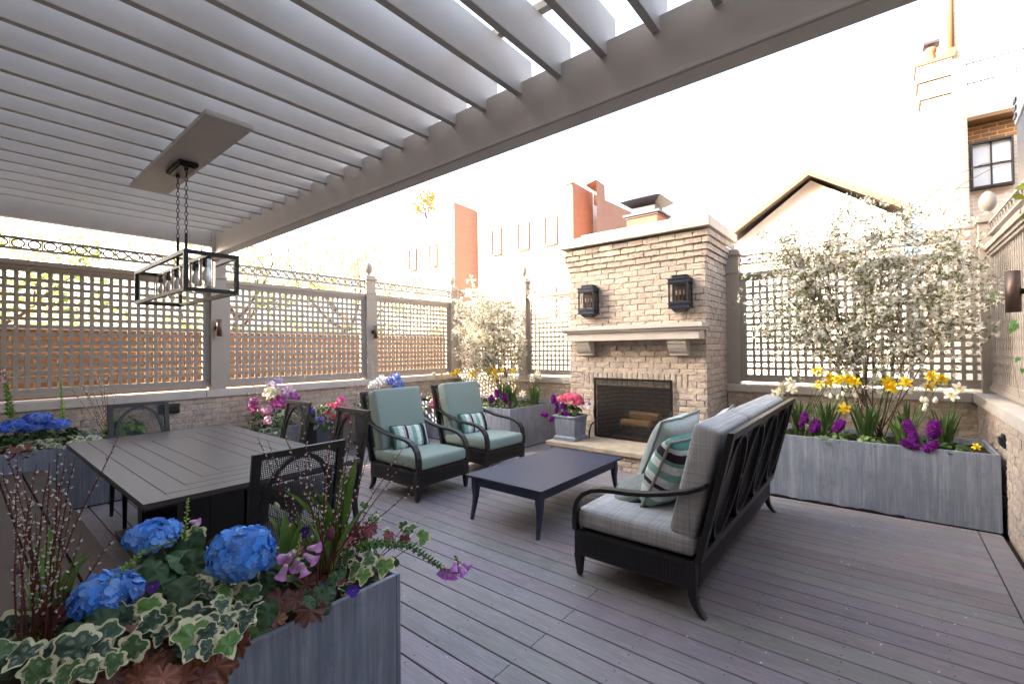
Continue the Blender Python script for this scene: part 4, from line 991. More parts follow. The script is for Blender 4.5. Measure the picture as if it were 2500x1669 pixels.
def daffodil(label, base, flowers, nl=16, H=.34, grp=None, spread=.09, fy=None):
    base = V(base); t = thing('daffodil', label, 'daffodil', base, 0, grp)
    k = MB()
    for i in range(int(nl*1.5)):
        az = rnd(0, 6.28); r = rnd(0, .045); p = V((r*math.cos(az), r*math.sin(az), -.02)); blade(k, p, az, rnd(.02, .35), rnd(.75, 1.15)*H, rnd(.013, .020), random.choice(GR[:3]), rnd(.1, 1.0 if rnd(0, 1) < .3 else .4))
    k.build('leaves', m_leaf, t)
    for P_, yel, s in flowers:
        q = V(P_)-base; n = (V((0, 0, CAM_H))-V(P_)); n.z *= .3; n = n.normalized()+randdir()*.45; n.normalize()
        f = daff_flower(q, n, s, yel); fo = f.build('flower', m_petal, t)
        kk = MB(); stem(kk, (rnd(-.015, .015), rnd(-.015, .015), -.02), q-n*.012, .0028, lin('#55703a'), .02); kk.build('stem', m_leaf, t)
    return t
s6 = lambda x, y: (1880+x*.2554, 880+y*.2554)
def fl(lst, y, f=s6): return [(atY(*f(a, b), y+rnd(-.03, .03)), c, rnd(.054, .064)) for a, b, c in lst]
G1 = 'yellow and white daffodil clumps in the right planter'
daffodil('white daffodil clump at the left end of the right planter behind the sofa', (-.95, 5.60, .58), fl([(125, 240, 0), (190, 200, 0), (205, 265, 0), (50, 315, 0), (95, 300, 0)], 5.62), 26, .36, G1)
daffodil('yellow daffodil clump with four blooms, leftmost yellow one in the right planter', (-.72, 5.68, .58), fl([(450, 100, 1), (570, 150, 1), (470, 225, 1), (555, 210, 1)], 5.72), 26, .38, G1)
daffodil('yellow daffodil clump, second yellow one from the left in the right planter', (-.47, 5.55, .58), fl([(650, 180, 1), (730, 165, 1), (815, 200, 1), (780, 190, 1)], 5.58), 34, .38, G1)
daffodil('low single yellow daffodil in front of the other yellow clumps on the right', (-.52, 5.40, .58), fl([(710, 455, 1)], 5.38), 8, .24, G1)
daffodil('yellow daffodil clump in the middle of the right planter', (-.15, 5.52, .58), fl([(1125, 195, 1), (1160, 255, 1), (1295, 205, 1), (1145, 235, 1)], 5.54), 34, .38, G1)
daffodil('yellow daffodil clump near the right end of the right planter', (.15, 5.75, .58), fl([(1545, 145, 1), (1640, 175, 1), (1530, 240, 1)], 5.78), 28, .38, G1)
daffodil('white daffodil clump at the right end of the right planter', (.40, 5.62, .58), fl([(1800, 265, 0), (1735, 325, 0)], 5.56), 30, .36, G1)
# ---- tulips
def tulip(label, base, buds, col, nl=7, H=.24, LW=.04, grp=None, bs=.022):
    base = V(base); t = thing('tulip', label, 'tulip', base, 0, grp); k = MB()
    for i in range(nl): az = rnd(0, 6.28); blade(k, (rnd(-.02, .02), rnd(-.02, .02), -.02), az, rnd(.05, .35), rnd(.7, 1.1)*H, LW*rnd(.8, 1.2), lin('#5f7d38'), rnd(.1, .7), 7, .6)
    k.build('leaves', m_leaf, t)
    for P_ in buds:
        q = V(P_)-base; kk = MB(); stem(kk, (0, 0, -.02), q, .003, lin('#6a8548'), .015); kk.build('stem', m_leaf, t)
        f = MB(); f.lathe([(.002, -.3*bs), (.55*bs, 0), (.8*bs, .7*bs), (.72*bs, 1.4*bs), (.4*bs, 2.1*bs), (.05*bs, 2.5*bs)], q, 8, vary(col, .08), axis=(V((0, 0, 1))+randdir()*.25)); f.build('flower', m_petal, t)
tulip('cluster of white tulip buds towards the right end of the right planter', (.10, 5.50, .58), [atY(*s6(a, b), 5.5) for a, b in ((1455, 395), (1500, 400), (1485, 440), (1470, 480), (1575, 400))], lin('#f0ead8'), 16, .26)
tulip('few small white tulip buds between the left yellow daffodils on the right', (-.60, 5.60, .58), [atY(*s6(a, b), 5.6) for a, b in ((580, 360), (650, 370), (700, 340), (820, 355))], lin('#f0ead8'), 10, .22)
# ---- hyacinths
def hyacinth(label, p, s=.05, col='#7a1f86', tilt=(0, 0, 1), base=None, grp=None, nl=5, H=.16):
    p = V(p); s *= 1.22; base = V(base) if base else V((p.x, p.y+.02, p.z-.14)); t = thing('hyacinth', label, 'hyacinth', base, 0, grp); q = p-base; ax = V(tilt).normalized(); k = MB(); c0 = lin(col)
    for i in range(90):
        f = (i+.5)/90; z = (f-.5)*1.9*s; r = s*.66*math.sin(math.pi*min(1, f*.92+.06))**.5; th = i*2.4
        a = ax.orthogonal().normalized(); b = ax.cross(a); o = a*math.cos(th)+b*math.sin(th); c = q+ax*z+o*r*.75
        M = basis(c, o+ax*.2+randdir()*.5, roll=rnd(0, 6), s=s*.34); cc = vary(c0, .4)
        for w_ in range(5):
            Mr = M @ Matrix.Rotation(w_*1.2566, 4, 'Z'); k.add([Mr @ V(x) for x in ((0, 0, 0), (.22, .4, .25), (.08, 1, .25+rnd(-.3, .5)), (-.22, .5, .25))], [(0, 1, 2, 3)], vary(cc, .15))
    k.build('flower_spike', m_petal, t); kk = MB(); kk.tube([(0, 0, -.02), (q-ax*s)*.6+V((0, 0, .0)), q+ax*s*.8], .005, 6, lin('#4c5f35')); kk.build('stem', m_leaf, t)
    l = MB()
    for i in range(nl): blade(l, (0, 0, -.02), rnd(0, 6.28), rnd(.2, .7), rnd(.8, 1.2)*H, .018, lin('#4f6f33'), rnd(.1, .6), 6, .5)
    l.build('leaves', m_leaf, t); return t
GH = 'purple hyacinths in the right planter'
for (x, y, s, tl, lab) in ((330, 545, .043, (0, 0, 1), 'upper left one of the purple hyacinths beside the sofa back'), (430, 625, .055, (.3, 0, 1), 'largest purple hyacinth of the trio beside the sofa back, lower right one'), (297, 612, .03, (-.2, 0, .6), 'smallest purple hyacinth just right of the sofa back'),
        (655, 625, .055, (.5, 0, .8), 'single leaning purple hyacinth at the middle left of the right planter'), (1328, 640, .052, (-.2, 0, 1), 'upper left hyacinth of the purple cluster at the middle of the right planter'), (1370, 735, .045, (0, 0, 1), 'purple hyacinth in the centre of the middle cluster of the right planter'),
        (1340, 805, .052, (.8, 0, -.3), 'purple hyacinth drooping over the rim, left of two on the right planter'), (1565, 660, .062, (.1, 0, 1), 'large upright purple hyacinth above the two drooping ones'), (1535, 822, .048, (.2, 0, .2), 'purple hyacinth drooping over the rim, right of two on the right planter')):
    yy = 5.34 if y < 700 else 5.23 if y > 780 else 5.27
    p = atY(*s6(x, y), yy); hyacinth(lab, p, s, tilt=tl, base=(p.x-.02, max(5.30, p.y+.05), .585), grp=GH)
# ---- ground cover foliage clumps
def clump(name, label, cat, c, rx, ry, h, n, out, cols, s0, s1, grp=None, kind=None, cout=None, inner=.8):
    c = V(c); t = thing(name, label, cat, c, 0, grp); k = MB(); st = MB()
    for i in range(int(n*1.5)):
        a, r = rnd(0, 6.28), rnd(0, 1)**.5; p = V((rx*r*math.cos(a), ry*r*math.sin(a), h*rnd(.1, 1)*(1-.5*r*r)))
        nn = (V((math.cos(a)*r, math.sin(a)*r, .9))+randdir()*.6); ci = vary(random.choice(cols), .2); co_ = cout or vary(ci, .1)
        shape_leaf(k, basis(p, nn, up=(math.cos(a), math.sin(a), -.4), roll=rnd(-.6, .6), s=rnd(s0, s1)), out, ci, vary(co_, .1), inner, .2, .04)
        if i % 3 == 0: stem(st, (p.x*.5, p.y*.5, -.02), p, .0015, lin('#4a3a28'), .01, 3)
    k.build('leaves', m_leaf, t); st.build('stems', m_leaf, t); return t
GC = [lin(x) for x in ('#5d7a3a', '#466331', '#7b9350', '#3e5a30')]
for i, (x, y, rx, n, lab) in enumerate(((-.90, 5.36, .14, 70, 'small green ground cover plant at the left end of the right planter'), (-.33, 5.50, .20, 90, 'bushy green ground cover left of the middle daffodils in the right planter'),
        (-.42, 5.30, .12, 40, 'low green ground cover at the front rim left of centre of the right planter'), (-.08, 5.32, .14, 45, 'low green ground cover at the front rim in the middle of the right planter'), (.42, 5.32, .16, 60, 'green trailing ground cover at the right front of the right planter'))):
    clump('ground_cover_plant', lab, 'plant', (x, y, .59), rx, .09, .10, n, IVY if i != 1 else OVATE, GC, .03, .055, 'low green plants in the right planter')
k = tag(daff_flower(V((0, 0, 0)), V((-.3, -.8, .4)), .035, True).build('pansy', m_petal), 'small yellow pansy in the right front corner of the right planter', 'pansy'); k.location = (.57, 5.33, .66)
# ---- multi-stemmed white blossom shrubs
def shrub(label, base, ctr, rad, nstem, nclus, petal, leafc, flo=6, seed=3, outward=(0, -1, 0), psz=(.012, .019), nb=26):
    random.seed(seed); base = V(base); ctr = V(ctr); t = thing('blossom_shrub', label, 'shrub', base); w_ = MB(); tips = []
    bc = lin('#5b4a40')
    def branch(p, q, r, d):
        pts = []; m = (p+q)/2+randdir()*(q-p).length*.08
        for i in range(7): f = i/6; pts.append(p*(1-f)**2+m*2*f*(1-f)+q*f*f+randdir()*.006)
        w_.tube(pts, [r*(1-.55*i/6) for i in range(7)], 6 if r > .004 else 4, vary(bc, .2))
        for i in range(2, 7): tips.append(pts[i])
        if d > 0:
            for i in range(3 if d > 1 else 3):
                f = random.choice((2, 3, 4, 5)); o = pts[f]; dirn = (q-p).normalized()+randdir()*.75; dirn.z = abs(dirn.z)*.8+.15
                e_ = o+dirn.normalized()*min(.7, (q-p).length*rnd(.35, .6))
                if sum(((e_[x]-ctr[x])/rad[x])**2 for x in range(3)) < 1.15 or d > 1: branch(o, e_, r*.5, d-1)
    for i in range(nstem):
        th = rnd(0, 6.28); e = rnd(.2, 1)
        tip = ctr+V((rad[0]*math.cos(th)*e*.9, rad[1]*math.sin(th)*e*.8, rad[2]*rnd(.1, .8)*(1-.3*e*e)))
        branch(V((rnd(-.10, .10), rnd(-.05, .05), 0))+base, tip, rnd(.005, .009), 2)
    for v_ in range(len(w_.v)): w_.v[v_] = tuple(V(w_.v[v_])-base)
    w_.build('stems', m_bark, t)
    f = MB(); l = MB(); pts = []
    inside = [p for p in tips if sum(((p[i]-ctr[i])/rad[i])**2 for i in range(3)) < 1.2 and p.z > base.z+.30]
    for i in range(nclus):
        p = random.choice(inside)+randdir()*rnd(.01, .09)-base
        if i % 3 == 0: d_ = randdir(); p = ctr+V((d_.x*rad[0], d_.y*rad[1], d_.z*rad[2]))*rnd(.45, 1.0)-base
        if p.z < .28: continue
        for j in range(random.randint(flo-3, flo+2)):
            c = p+randdir()*rnd(.01, .035); n = randdir()+V(outward)*.6; s = rnd(*psz); M = basis(c, n, roll=rnd(0, 6), s=s)
            for q in range(5):
                Mr = M @ Matrix.Rotation(q*1.2566, 4, 'Z'); f.add([Mr @ V(x) for x in ((0, 0, 0), (.22, .5, .1), (0, 1.05, .0), (-.22, .5, .1))], [(0, 1, 2, 3)], vary(petal, .08))
        for j in range(random.randint(3, 7)):
            c = p+randdir()*.05; M = basis(c, randdir()+V((0, -.3, .4)), roll=rnd(0, 6), s=rnd(.022, .042))
            l.add([M @ V(x) for x in ((0, 0, 0), (.22, .35, .06), (0, 1, -.05), (-.22, .35, .06))], [(0, 1, 2), (0, 2, 3)], vary(random.choice(leafc), .25))
    f.build('blossoms', m_petal, t); l.build('leaves', m_leaf, t); return t
LC = [lin(x) for x in ('#6c7a3e', '#7a7746', '#58682f', '#7c683e')]
shrub('wide white blossoming shrub standing in the right planter before the lattice', (-.12, 5.78, .58), (-.24, 5.85, 1.98), (1.10, .36, 1.10), 18, 4300, lin('#efece4'), LC, 5, 5, psz=(.013, .021))
shrub('white blossoming shrub in the back corner planter left of the fireplace', (-5.15, 6.05, .58), (-5.45, 6.0, 1.75), (.80, .5, 1.05), 17, 2600, lin('#f0ebdf'), LC, 6, 9, psz=(.014, .022))
# ---- back corner planter
random.seed(33)
c8 = lambda x, y: (1100+x*.17029, 860+y*.17029)
G2 = 'daffodil clumps in the back corner planter'
def fl8(l, y): return [(atY(*c8(a, b), y+rnd(-.03, .03)), c, rnd(.052, .062)) for a, b, c in l]
daffodil('yellow daffodil clump directly behind the rear armchair', (-5.62, 5.75, .57), fl8([(30, 310, 1), (80, 290, 1), (95, 260, 1), (300, 300, 1), (370, 260, 1), (340, 340, 1)], 5.8), 24, .38, G2)
daffodil('yellow daffodil clump at the foot of the back corner shrub', (-4.95, 5.8, .57), fl8([(550, 290, 1), (600, 240, 1), (640, 270, 1), (650, 350, 1), (740, 255, 1), (890, 265, 1)], 5.8), 30, .38, G2)
daffodil('white daffodil clump in the middle of the back corner planter', (-4.55, 5.55, .57), fl8([(780, 405, 0), (870, 340, 0), (935, 345, 0), (890, 385, 0)], 5.6), 34, .40, G2)
daffodil('single low white daffodil near the rim of the back corner planter', (-4.40, 5.45, .57), fl8([(1030, 590, 0)], 5.42), 8, .22, G2)
daffodil('white daffodil clump at the fireplace end of the back corner planter', (-4.40, 5.95, .57), fl8([(1165, 390, 0), (1225, 320, 0), (1280, 340, 0), (1250, 290, 0)], 6.0), 34, .36, G2)
daffodil('pale daffodil clump left of the rear armchair', (-6.35, 5.85, .57), [(atY(1060, 912, 5.85), 0, .05), (atY(1046, 925, 5.85), 0, .05), (atY(1078, 915, 5.85), 1, .045)], 22, .28, G2)
for (x, y, s, tl, lab) in ((585, 670, .052, (0, 0, 1), 'left of three purple hyacinths behind the rear armchair'), (668, 590, .05, (0, 0, 1), 'tallest of three purple hyacinths behind the rear armchair'), (775, 645, .055, (.1, 0, 1), 'right of three purple hyacinths behind the rear armchair'), (855, 755, .032, (0, 0, 1), 'small purple hyacinth at the rim of the back corner planter')):
    p = atY(*c8(x, y), 5.33); hyacinth(lab, p, s, base=(p.x, p.y+.02, .57), grp='purple hyacinths in the back corner planter')
clump('ground_cover_plant', 'grey green bushy plant at the front corner of the back planter', 'plant', (-4.75, 5.35, .58), .3, .12, .16, 130, OVATE, [lin('#7d9161'), lin('#5c7442'), lin('#90a070')], .025, .045)
clump('ground_cover_plant', 'green leafy plant along the fireplace side of the back planter', 'plant', (-4.38, 5.65, .58), .1, .35, .14, 110, OVATE, GC, .025, .05)
# ---- hearth pot
hp = V((-3.385, 5.405, .59))
t = thing('kalanchoe', 'dome of coral pink flowers in the square pot on the hearth', 'flower', hp); 
def florets(mb, c, rad, n, col, s, ptl=4, up=.0, cent=None, lower=-.1):
    c = V(c); 
    for i in range(n):
        z = 1-(1-lower)*(i+.5)/n; r = math.sqrt(max(0, 1-z*z)); th = i*2.39996; d = V((r*math.cos(th), r*math.sin(th), z)); p = c+V((d.x*rad[0], d.y*rad[1], d.z*rad[2]))*rnd(.93, 1.05)
        M = basis(p, d+randdir()*.5, roll=rnd(0, 6), s=s*rnd(.8, 1.2)); w1 = rnd(0, .22); cc = tuple(x*(1-w1)+y*w1 for x, y in zip(vary(col, .14), (.75, .85, 1)))
        for q in range(ptl):
            Mr = M @ Matrix.Rotation(q*2*math.pi/ptl, 4, 'Z'); zt = rnd(-.05, .2)
            o = [(0, 0, .05), (.36, .22, .08), (.52, .62, zt), (.30, .95, zt), (0, 1.02, zt*.8), (-.30, .95, zt), (-.52, .62, zt), (-.36, .22, .08)]
            mb.add([Mr @ V((0, .55, .02))]+[Mr @ V(x) for x in o], [(0, 1+a, 1+(a+1) % 8) for a in range(8)], vary(cc, .08), True)
        if cent: mb.lathe([(.12*s, 0), (.1*s, .1*s), (.001, .14*s)], M @ V((0, 0, .06)), 6, cent, axis=d)
k = MB(); pk_ = lin('#e2436a')
for c, r_, n in (((.02, 0, .21), (.15, .13, .085), 120), ((-.10, -.04, .19), (.08, .08, .07), 50), ((.13, .0, .16), (.07, .09, .09), 55)): florets(k, c, r_, n, pk_, .021, 5)
k.build('flower_dome', m_petal, t)
k = MB()
for i in range(70):
    a = rnd(0, 6.28); r = rnd(.02, .17); p = V((r*math.cos(a), r*math.sin(a), rnd(.02, .13)*(1.1-r*2)+.02)); shape_leaf(k, basis(p, V((math.cos(a), math.sin(a), .6))+randdir()*.4, up=(math.cos(a), math.sin(a), .3), s=rnd(.045, .075)), OVATE, vary(lin('#3d5a2c'), .2), vary(lin('#4f6f36'), .2), .8, .2)
k.build('leaves', m_leaf, t)
b_ = lambda x, y: (1300+x*.2232, 850+y*.2232)
for i, (x, y, s, tl) in enumerate(((228, 555, .048, (0, 0, 1)), (262, 600, .035, (0, 0, 1)), (262, 672, .035, (.2, 0, .6)), (330, 640, .045, (.1, 0, 1)), (365, 715, .042, (.3, 0, -.4)), (130, 722, .046, (-1, 0, .1)), (210, 770, .040, (-.7, 0, -.5)))):
    lab = ['topmost purple hyacinth in the hearth pot', 'purple hyacinth just below the topmost one in the hearth pot', 'purple hyacinth low at the left centre of the hearth pot', 'large purple hyacinth at the centre of the hearth pot', 'purple hyacinth hanging over the front rim of the hearth pot', 'purple hyacinth sticking out farthest left of the hearth pot', 'lowest purple hyacinth drooping left of the hearth pot'][i]
    p = atY(*b_(x, y), 5.30-(.05 if y > 700 else 0)); hyacinth(lab, p, s, '#8a2494', tl, (-3.46+.02*i, 5.36, .585), 'purple hyacinths in the hearth pot', 2, .14)
def pansy(label, p, s, c1, c2, n=None):
    p = V(p); k = MB(); M = basis((0, 0, 0), n or face_cam(p, .3), s=s)
    for q, (a, c, z, w_) in enumerate(((.6, c1, 0, 1), (-.6, c1, .02, 1), (1.7, c2, .05, .85), (-1.7, c2, .06, .85), (3.14, c2, .08, 1.05))):
        Mr = M @ Matrix.Rotation(a, 4, 'Z'); o = [(0, 0), (.4, .25), (.55, .65), (.3, 1), (0, 1.05), (-.3, 1), (-.55, .65), (-.4, .25)]
        k.add([Mr @ V((0, .5*w_, z))]+[Mr @ V((x*w_, y*w_, z+rnd(-.05, .08))) for x, y in o], [(0, 1+j, 1+(j+1) % 8) for j in range(8)], vary(c, .1), True)
    k.lathe([(.12*s, 0), (.001, .1*s)], M @ V((0, 0, .12)), 6, lin('#e0b030'), axis=M.to_3x3() @ V((0, 0, 1)))
    o = k.build('pansy', m_petal); o.location = p; tag(o, label, 'pansy'); return o
PW, PV = lin('#eeeaf2'), lin('#5b2d9a')
pansy('white pansy lowest at the right of the hearth pot', atY(*b_(603, 640), 5.26), .026, PW, PW)
pansy('white and violet pansy upper right of the hearth pot', atY(*b_(588, 600), 5.27), .020, lin('#8a6ac0'), PW)
pansy('violet pansy at the right edge of the hearth pot', atY(*b_(625, 610), 5.30), .020, PV, PV)
pansy('small pale pansy left of the hearth pot centre', atY(*b_(310, 590), 5.30), .018, lin('#b9a8e0'), PW)
# ---- flowers in the three wall pots
def e_(x, y): return (550+x*.1913, 850+y*.1913)
def mixpot(cx, cy, cz, lab, domes, seed, leafy=230, lc=GC):
    random.seed(seed); t = thing('mixed_flowers', lab, 'flowers', (cx, cy, cz)); k = MB()
    for (dx, dy, dz, r, n, col, s, nm) in domes:
        k = MB(); [florets(k, V((dx*1.2, dy*1.25, dz*1.1))+randdir()*r*1.1, (r*.62, r*.62, r*rnd(.6, .9)), int(n*.42), vary(lin(col), .3), s*.95, 5, lower=-.6) for _ in range(5)]; k.build(nm, m_petal, t)
    k = MB()
    for i in range(leafy):
        a = rnd(0, 6.28); r = rnd(.05, .30); p = V((r*math.cos(a), r*math.sin(a), rnd(-.06, .22)-.3*max(0, r-.18))); cc = random.choice(lc)
        shape_leaf(k, basis(p, V((math.cos(a), math.sin(a), .7))+randdir()*.5, up=(math.cos(a), math.sin(a), .1), s=rnd(.05, .09)), random.choice((IVY, OVATE)), vary(cc, .2), vary(lin('#d9d9b8') if rnd(0, 1) < .45 else cc, .1), .75, .2)
    k.build('leaves', m_leaf, t)
    return t
mixpot(-6.45, 2.74, .52, 'sunlit mix of pink stocks and pale leaves in the pot behind the table', [(-.05, -.18, .24, .07, 46, '#c04a9a', .024, 'flower_head'), (.05, .0, .28, .08, 56, '#c43aa0', .024, 'flower_head'), (.08, .17, .26, .07, 46, '#b8309a', .024, 'flower_head'), (.1, -.1, .12, .08, 40, '#e7b0c8', .026, 'flower_head'), (0, .25, .17, .08, 50, '#a0268f', .024, 'flower_head'), (-.02, .02, .50, .06, 36, '#cdb6d8', .024, 'flower_head'), (.02, -.05, .40, .09, 50, '#ece4c4', .026, 'flower_head'), (0, .12, .38, .08, 46, '#eccad6', .026, 'flower_head')], 3)
mixpot(-6.38, 3.42, .50, 'violet and coral flowers with ivy in the dark pot between the two far chairs', [(.05, -.2, .16, .06, 34, '#5a2a9c', .022, 'flower_head'), (.1, .05, .10, .09, 46, '#d84560', .024, 'flower_head'), (.05, .22, .16, .08, 46, '#d03a86', .024, 'flower_head'), (.15, -.12, .02, .04, 18, '#b9a4e8', .022, 'flower_head'), (.12, .2, -.05, .07, 30, '#c02a6c', .022, 'flower_head')], 4)
mixpot(-6.42, 4.30, .52, 'white hydrangea, blue hydrangea and pansies in the pot behind the front armchair', [(.0, .06, .40, .09, 60, '#f0ecea', .024, 'flower_head'), (.1, .30, .42, .10, 70, '#6f86d8', .024, 'flower_head'), (.1, .08, .14, .05, 22, '#4a1f5c', .024, 'flower_head'), (.12, .2, .10, .08, 36, '#eeeaf0', .024, 'flower_head')], 6, 110)
mixpot(-5.95, 5.26, .60, 'coral and magenta flowers at the left end of the back corner planter', [(.1, -.08, -.02, .09, 50, '#d63a6a', .024, 'flower_head'), (-.1, .05, .03, .06, 24, '#e8c0a0', .024, 'flower_head')], 8, 60)
# pussy willow
def willow(label, base, tips, r=.0032, ns=12, seed=1, col='#5a3024', grp=None, ck=.0055, silver='#c4beb8', depthf=None):
    random.seed(seed); base = V(base); t = thing('pussy_willow', label, 'willow branches', base, 0, grp)
    for T in tips:
        q = V(T)-base; b0 = V((rnd(-.05, .05), rnd(-.04, .04), -.03)); w_ = MB(); m = (b0+q)/2+V((rnd(-1, 1), rnd(-1, 1), .5))*q.length*.05; pts = []
        for i in range(13): f = i/12; pts.append(b0*(1-f)**2+m*2*f*(1-f)+q*f*f+randdir()*.0025)
        w_.tube(pts, [r*(1-.65*i/12) for i in range(13)], 6, vary(lin(col), .2)); so_ = w_.build('branch', m_bark, t); c = MB()
        L = q.length; n = int(L/.026)
        for i in range(n):
            f = .28+.70*i/n; j = min(11, int(f*12)); p = pts[j].lerp(pts[j+1], f*12-j); d = (pts[j+1]-pts[j]).normalized(); o = (d.orthogonal().normalized()); a = i*2.4+rnd(-.4, .4); o = (Matrix.Rotation(a, 3, d) @ o); ax = (d*1.1+o).normalized(); s = ck*rnd(.7, 1.25)
            if rnd(0, 1) < .2: s *= .5
            c.lathe([(.001, 0), (.5*s, .3*s), (.62*s, 1.0*s), (.5*s, 1.7*s), (.18*s, 2.3*s), (.001, 2.45*s)], p+o*r*.7, 6, vary(lin(silver), .15), axis=ax)
            c.lathe([(.001, -.1*s), (.55*s, .15*s), (.6*s, .55*s), (.1*s, .75*s)], p+o*r*.6-ax*.0, 5, lin('#3a1d16'), axis=(ax+o*.4).normalized())
        c.build('catkins', m_petal, so_)
    return t
wt = [(atY(*q, yy)) for q, yy in (((590, 905), 2.35), ((600, 935), 2.4), ((650, 890), 2.5), ((665, 930), 2.6), ((720, 1000), 2.7), ((765, 955), 2.85))]
def sunwillow(lab, base, tips, seed): return willow(lab, base, tips, .0035, seed=seed, col='#8a5a40', ck=.007, silver='#e8ddd0')
sunwillow('fan of sunlit willow twigs rising from the sunlit pot by the wall', (-6.47, 2.78, .55), [atX(*e_(*q), x) for q, x in (((265, 550), -6.35), ((330, 410), -6.6), ((460, 400), -6.6), ((560, 340), -6.6), ((590, 540), -6.5), ((1135, 520), -6.4), ((1040, 330), -6.6), ((370, 300), -6.65))], 2)
sunwillow('fan of sunlit willow twigs above the white and blue flowers by the wall', (-6.42, 4.30, .58), [atX(*e_(*q), x) for q, x in (((1345, 310), -6.5), ((1455, 200), -6.6), ((1590, 120), -6.6), ((1700, 110), -6.6), ((1870, 150), -6.55), ((1890, 290), -6.5))], 5)
sunwillow('bunch of sunlit willow twigs in the blue hydrangea planter at the left wall', (-6.5, 1.05, .58), [atX(*q, -6.6) for q in ((158, 925), (178, 910), (200, 935), (205, 950), (238, 915), (255, 912), (262, 945), (285, 950), (220, 940), (245, 930))], 6)
# ---- left wall planter
random.seed(44)
def hydrangea(label, p, rad, col, base, n=110, fs=.02, grp=None, leaves=8, ls=.11, lc='#3f5f34'):
    p, base = V(p), V(base); t = thing('hydrangea', label, 'hydrangea', base, 0, grp); k = MB(); florets(k, p-base, rad, n, lin(col), fs, 4, cent=lin('#b9cbe8'), lower=-.55); k.build('flower_head', m_petal, t)
    s = MB(); stem(s, (0, 0, -.02), p-base, .004, lin('#4f6a38'), .02); s.build('stem', m_leaf, t); l = MB()
    for i in range(leaves):
        a = 6.28*i/leaves+rnd(-.3, .3); q = (p-base)*rnd(.35, .75)+V((math.cos(a), math.sin(a), 0))*rnd(.01, .03)
        (fine_leaf(l, basis(q, V((math.cos(a)*.5, math.sin(a)*.5, 1))+randdir()*.25, up=(math.cos(a), math.sin(a), -.2), s=ls*rnd(.8, 1.2)), 'ov', lin(lc), None, .2) if ls > .1 else shape_leaf(l, basis(q, V((math.cos(a)*.5, math.sin(a)*.5, 1))+randdir()*.25, up=(math.cos(a), math.sin(a), -.2), s=ls*rnd(.8, 1.2)), OVATE, vary(lin(lc), .15), vary(lin(lc), .2), .6, .25, .02))
    l.build('leaves', m_leaf, t); return t
GL = 'blue hydrangeas in the left wall planter'
c4 = lambda x, y: (x*.2551, 880+y*.2551)
for (x, y, r, lab) in ((60, 640, .10, 'leftmost blue hydrangea head in the left wall planter'), (165, 610, .10, 'blue hydrangea head second from the left in the left wall planter'), (300, 640, .09, 'low blue hydrangea head at the centre of the left wall planter'), (360, 550, .10, 'highest blue hydrangea head in the left wall planter'), (535, 610, .10, 'rightmost blue hydrangea head in the left wall planter')):
    p = atX(*c4(x, y), -6.38); hydrangea(lab, p, (r, r, r*.42), '#2f62c8', (p.x, p.y, .58), 60, .026, GL, 6, .09)
clump('variegated_ivy', 'cream edged ivy along the front rim of the left wall planter', 'ivy', (-6.2, .62, .60), .14, .48, .10, 150, IVY, [lin('#5d7355'), lin('#6f8060')], .05, .085, cout=lin('#cfcfae'), inner=.72)
clump('coral_bells', 'dark copper leaved plant in the left wall planter', 'plant', (-6.16, .38, .58), .09, .12, .12, 30, HEU, [lin('#6a3a30')], .07, .10)
clump('leafy_plant', 'tuft of bright green leaves right of the hydrangeas by the left wall', 'plant', (-6.45, 1.18, .58), .16, .14, .24, 90, OVATE, [lin('#6f9a3a'), lin('#567d30')], .07, .11)
clump('leafy_plant', 'dark green filler leaves behind the blue hydrangeas by the left wall', 'plant', (-6.6, .45, .58), .2, .5, .22, 160, OVATE, [lin('#3c5530'), lin('#4c6a38')], .06, .1)
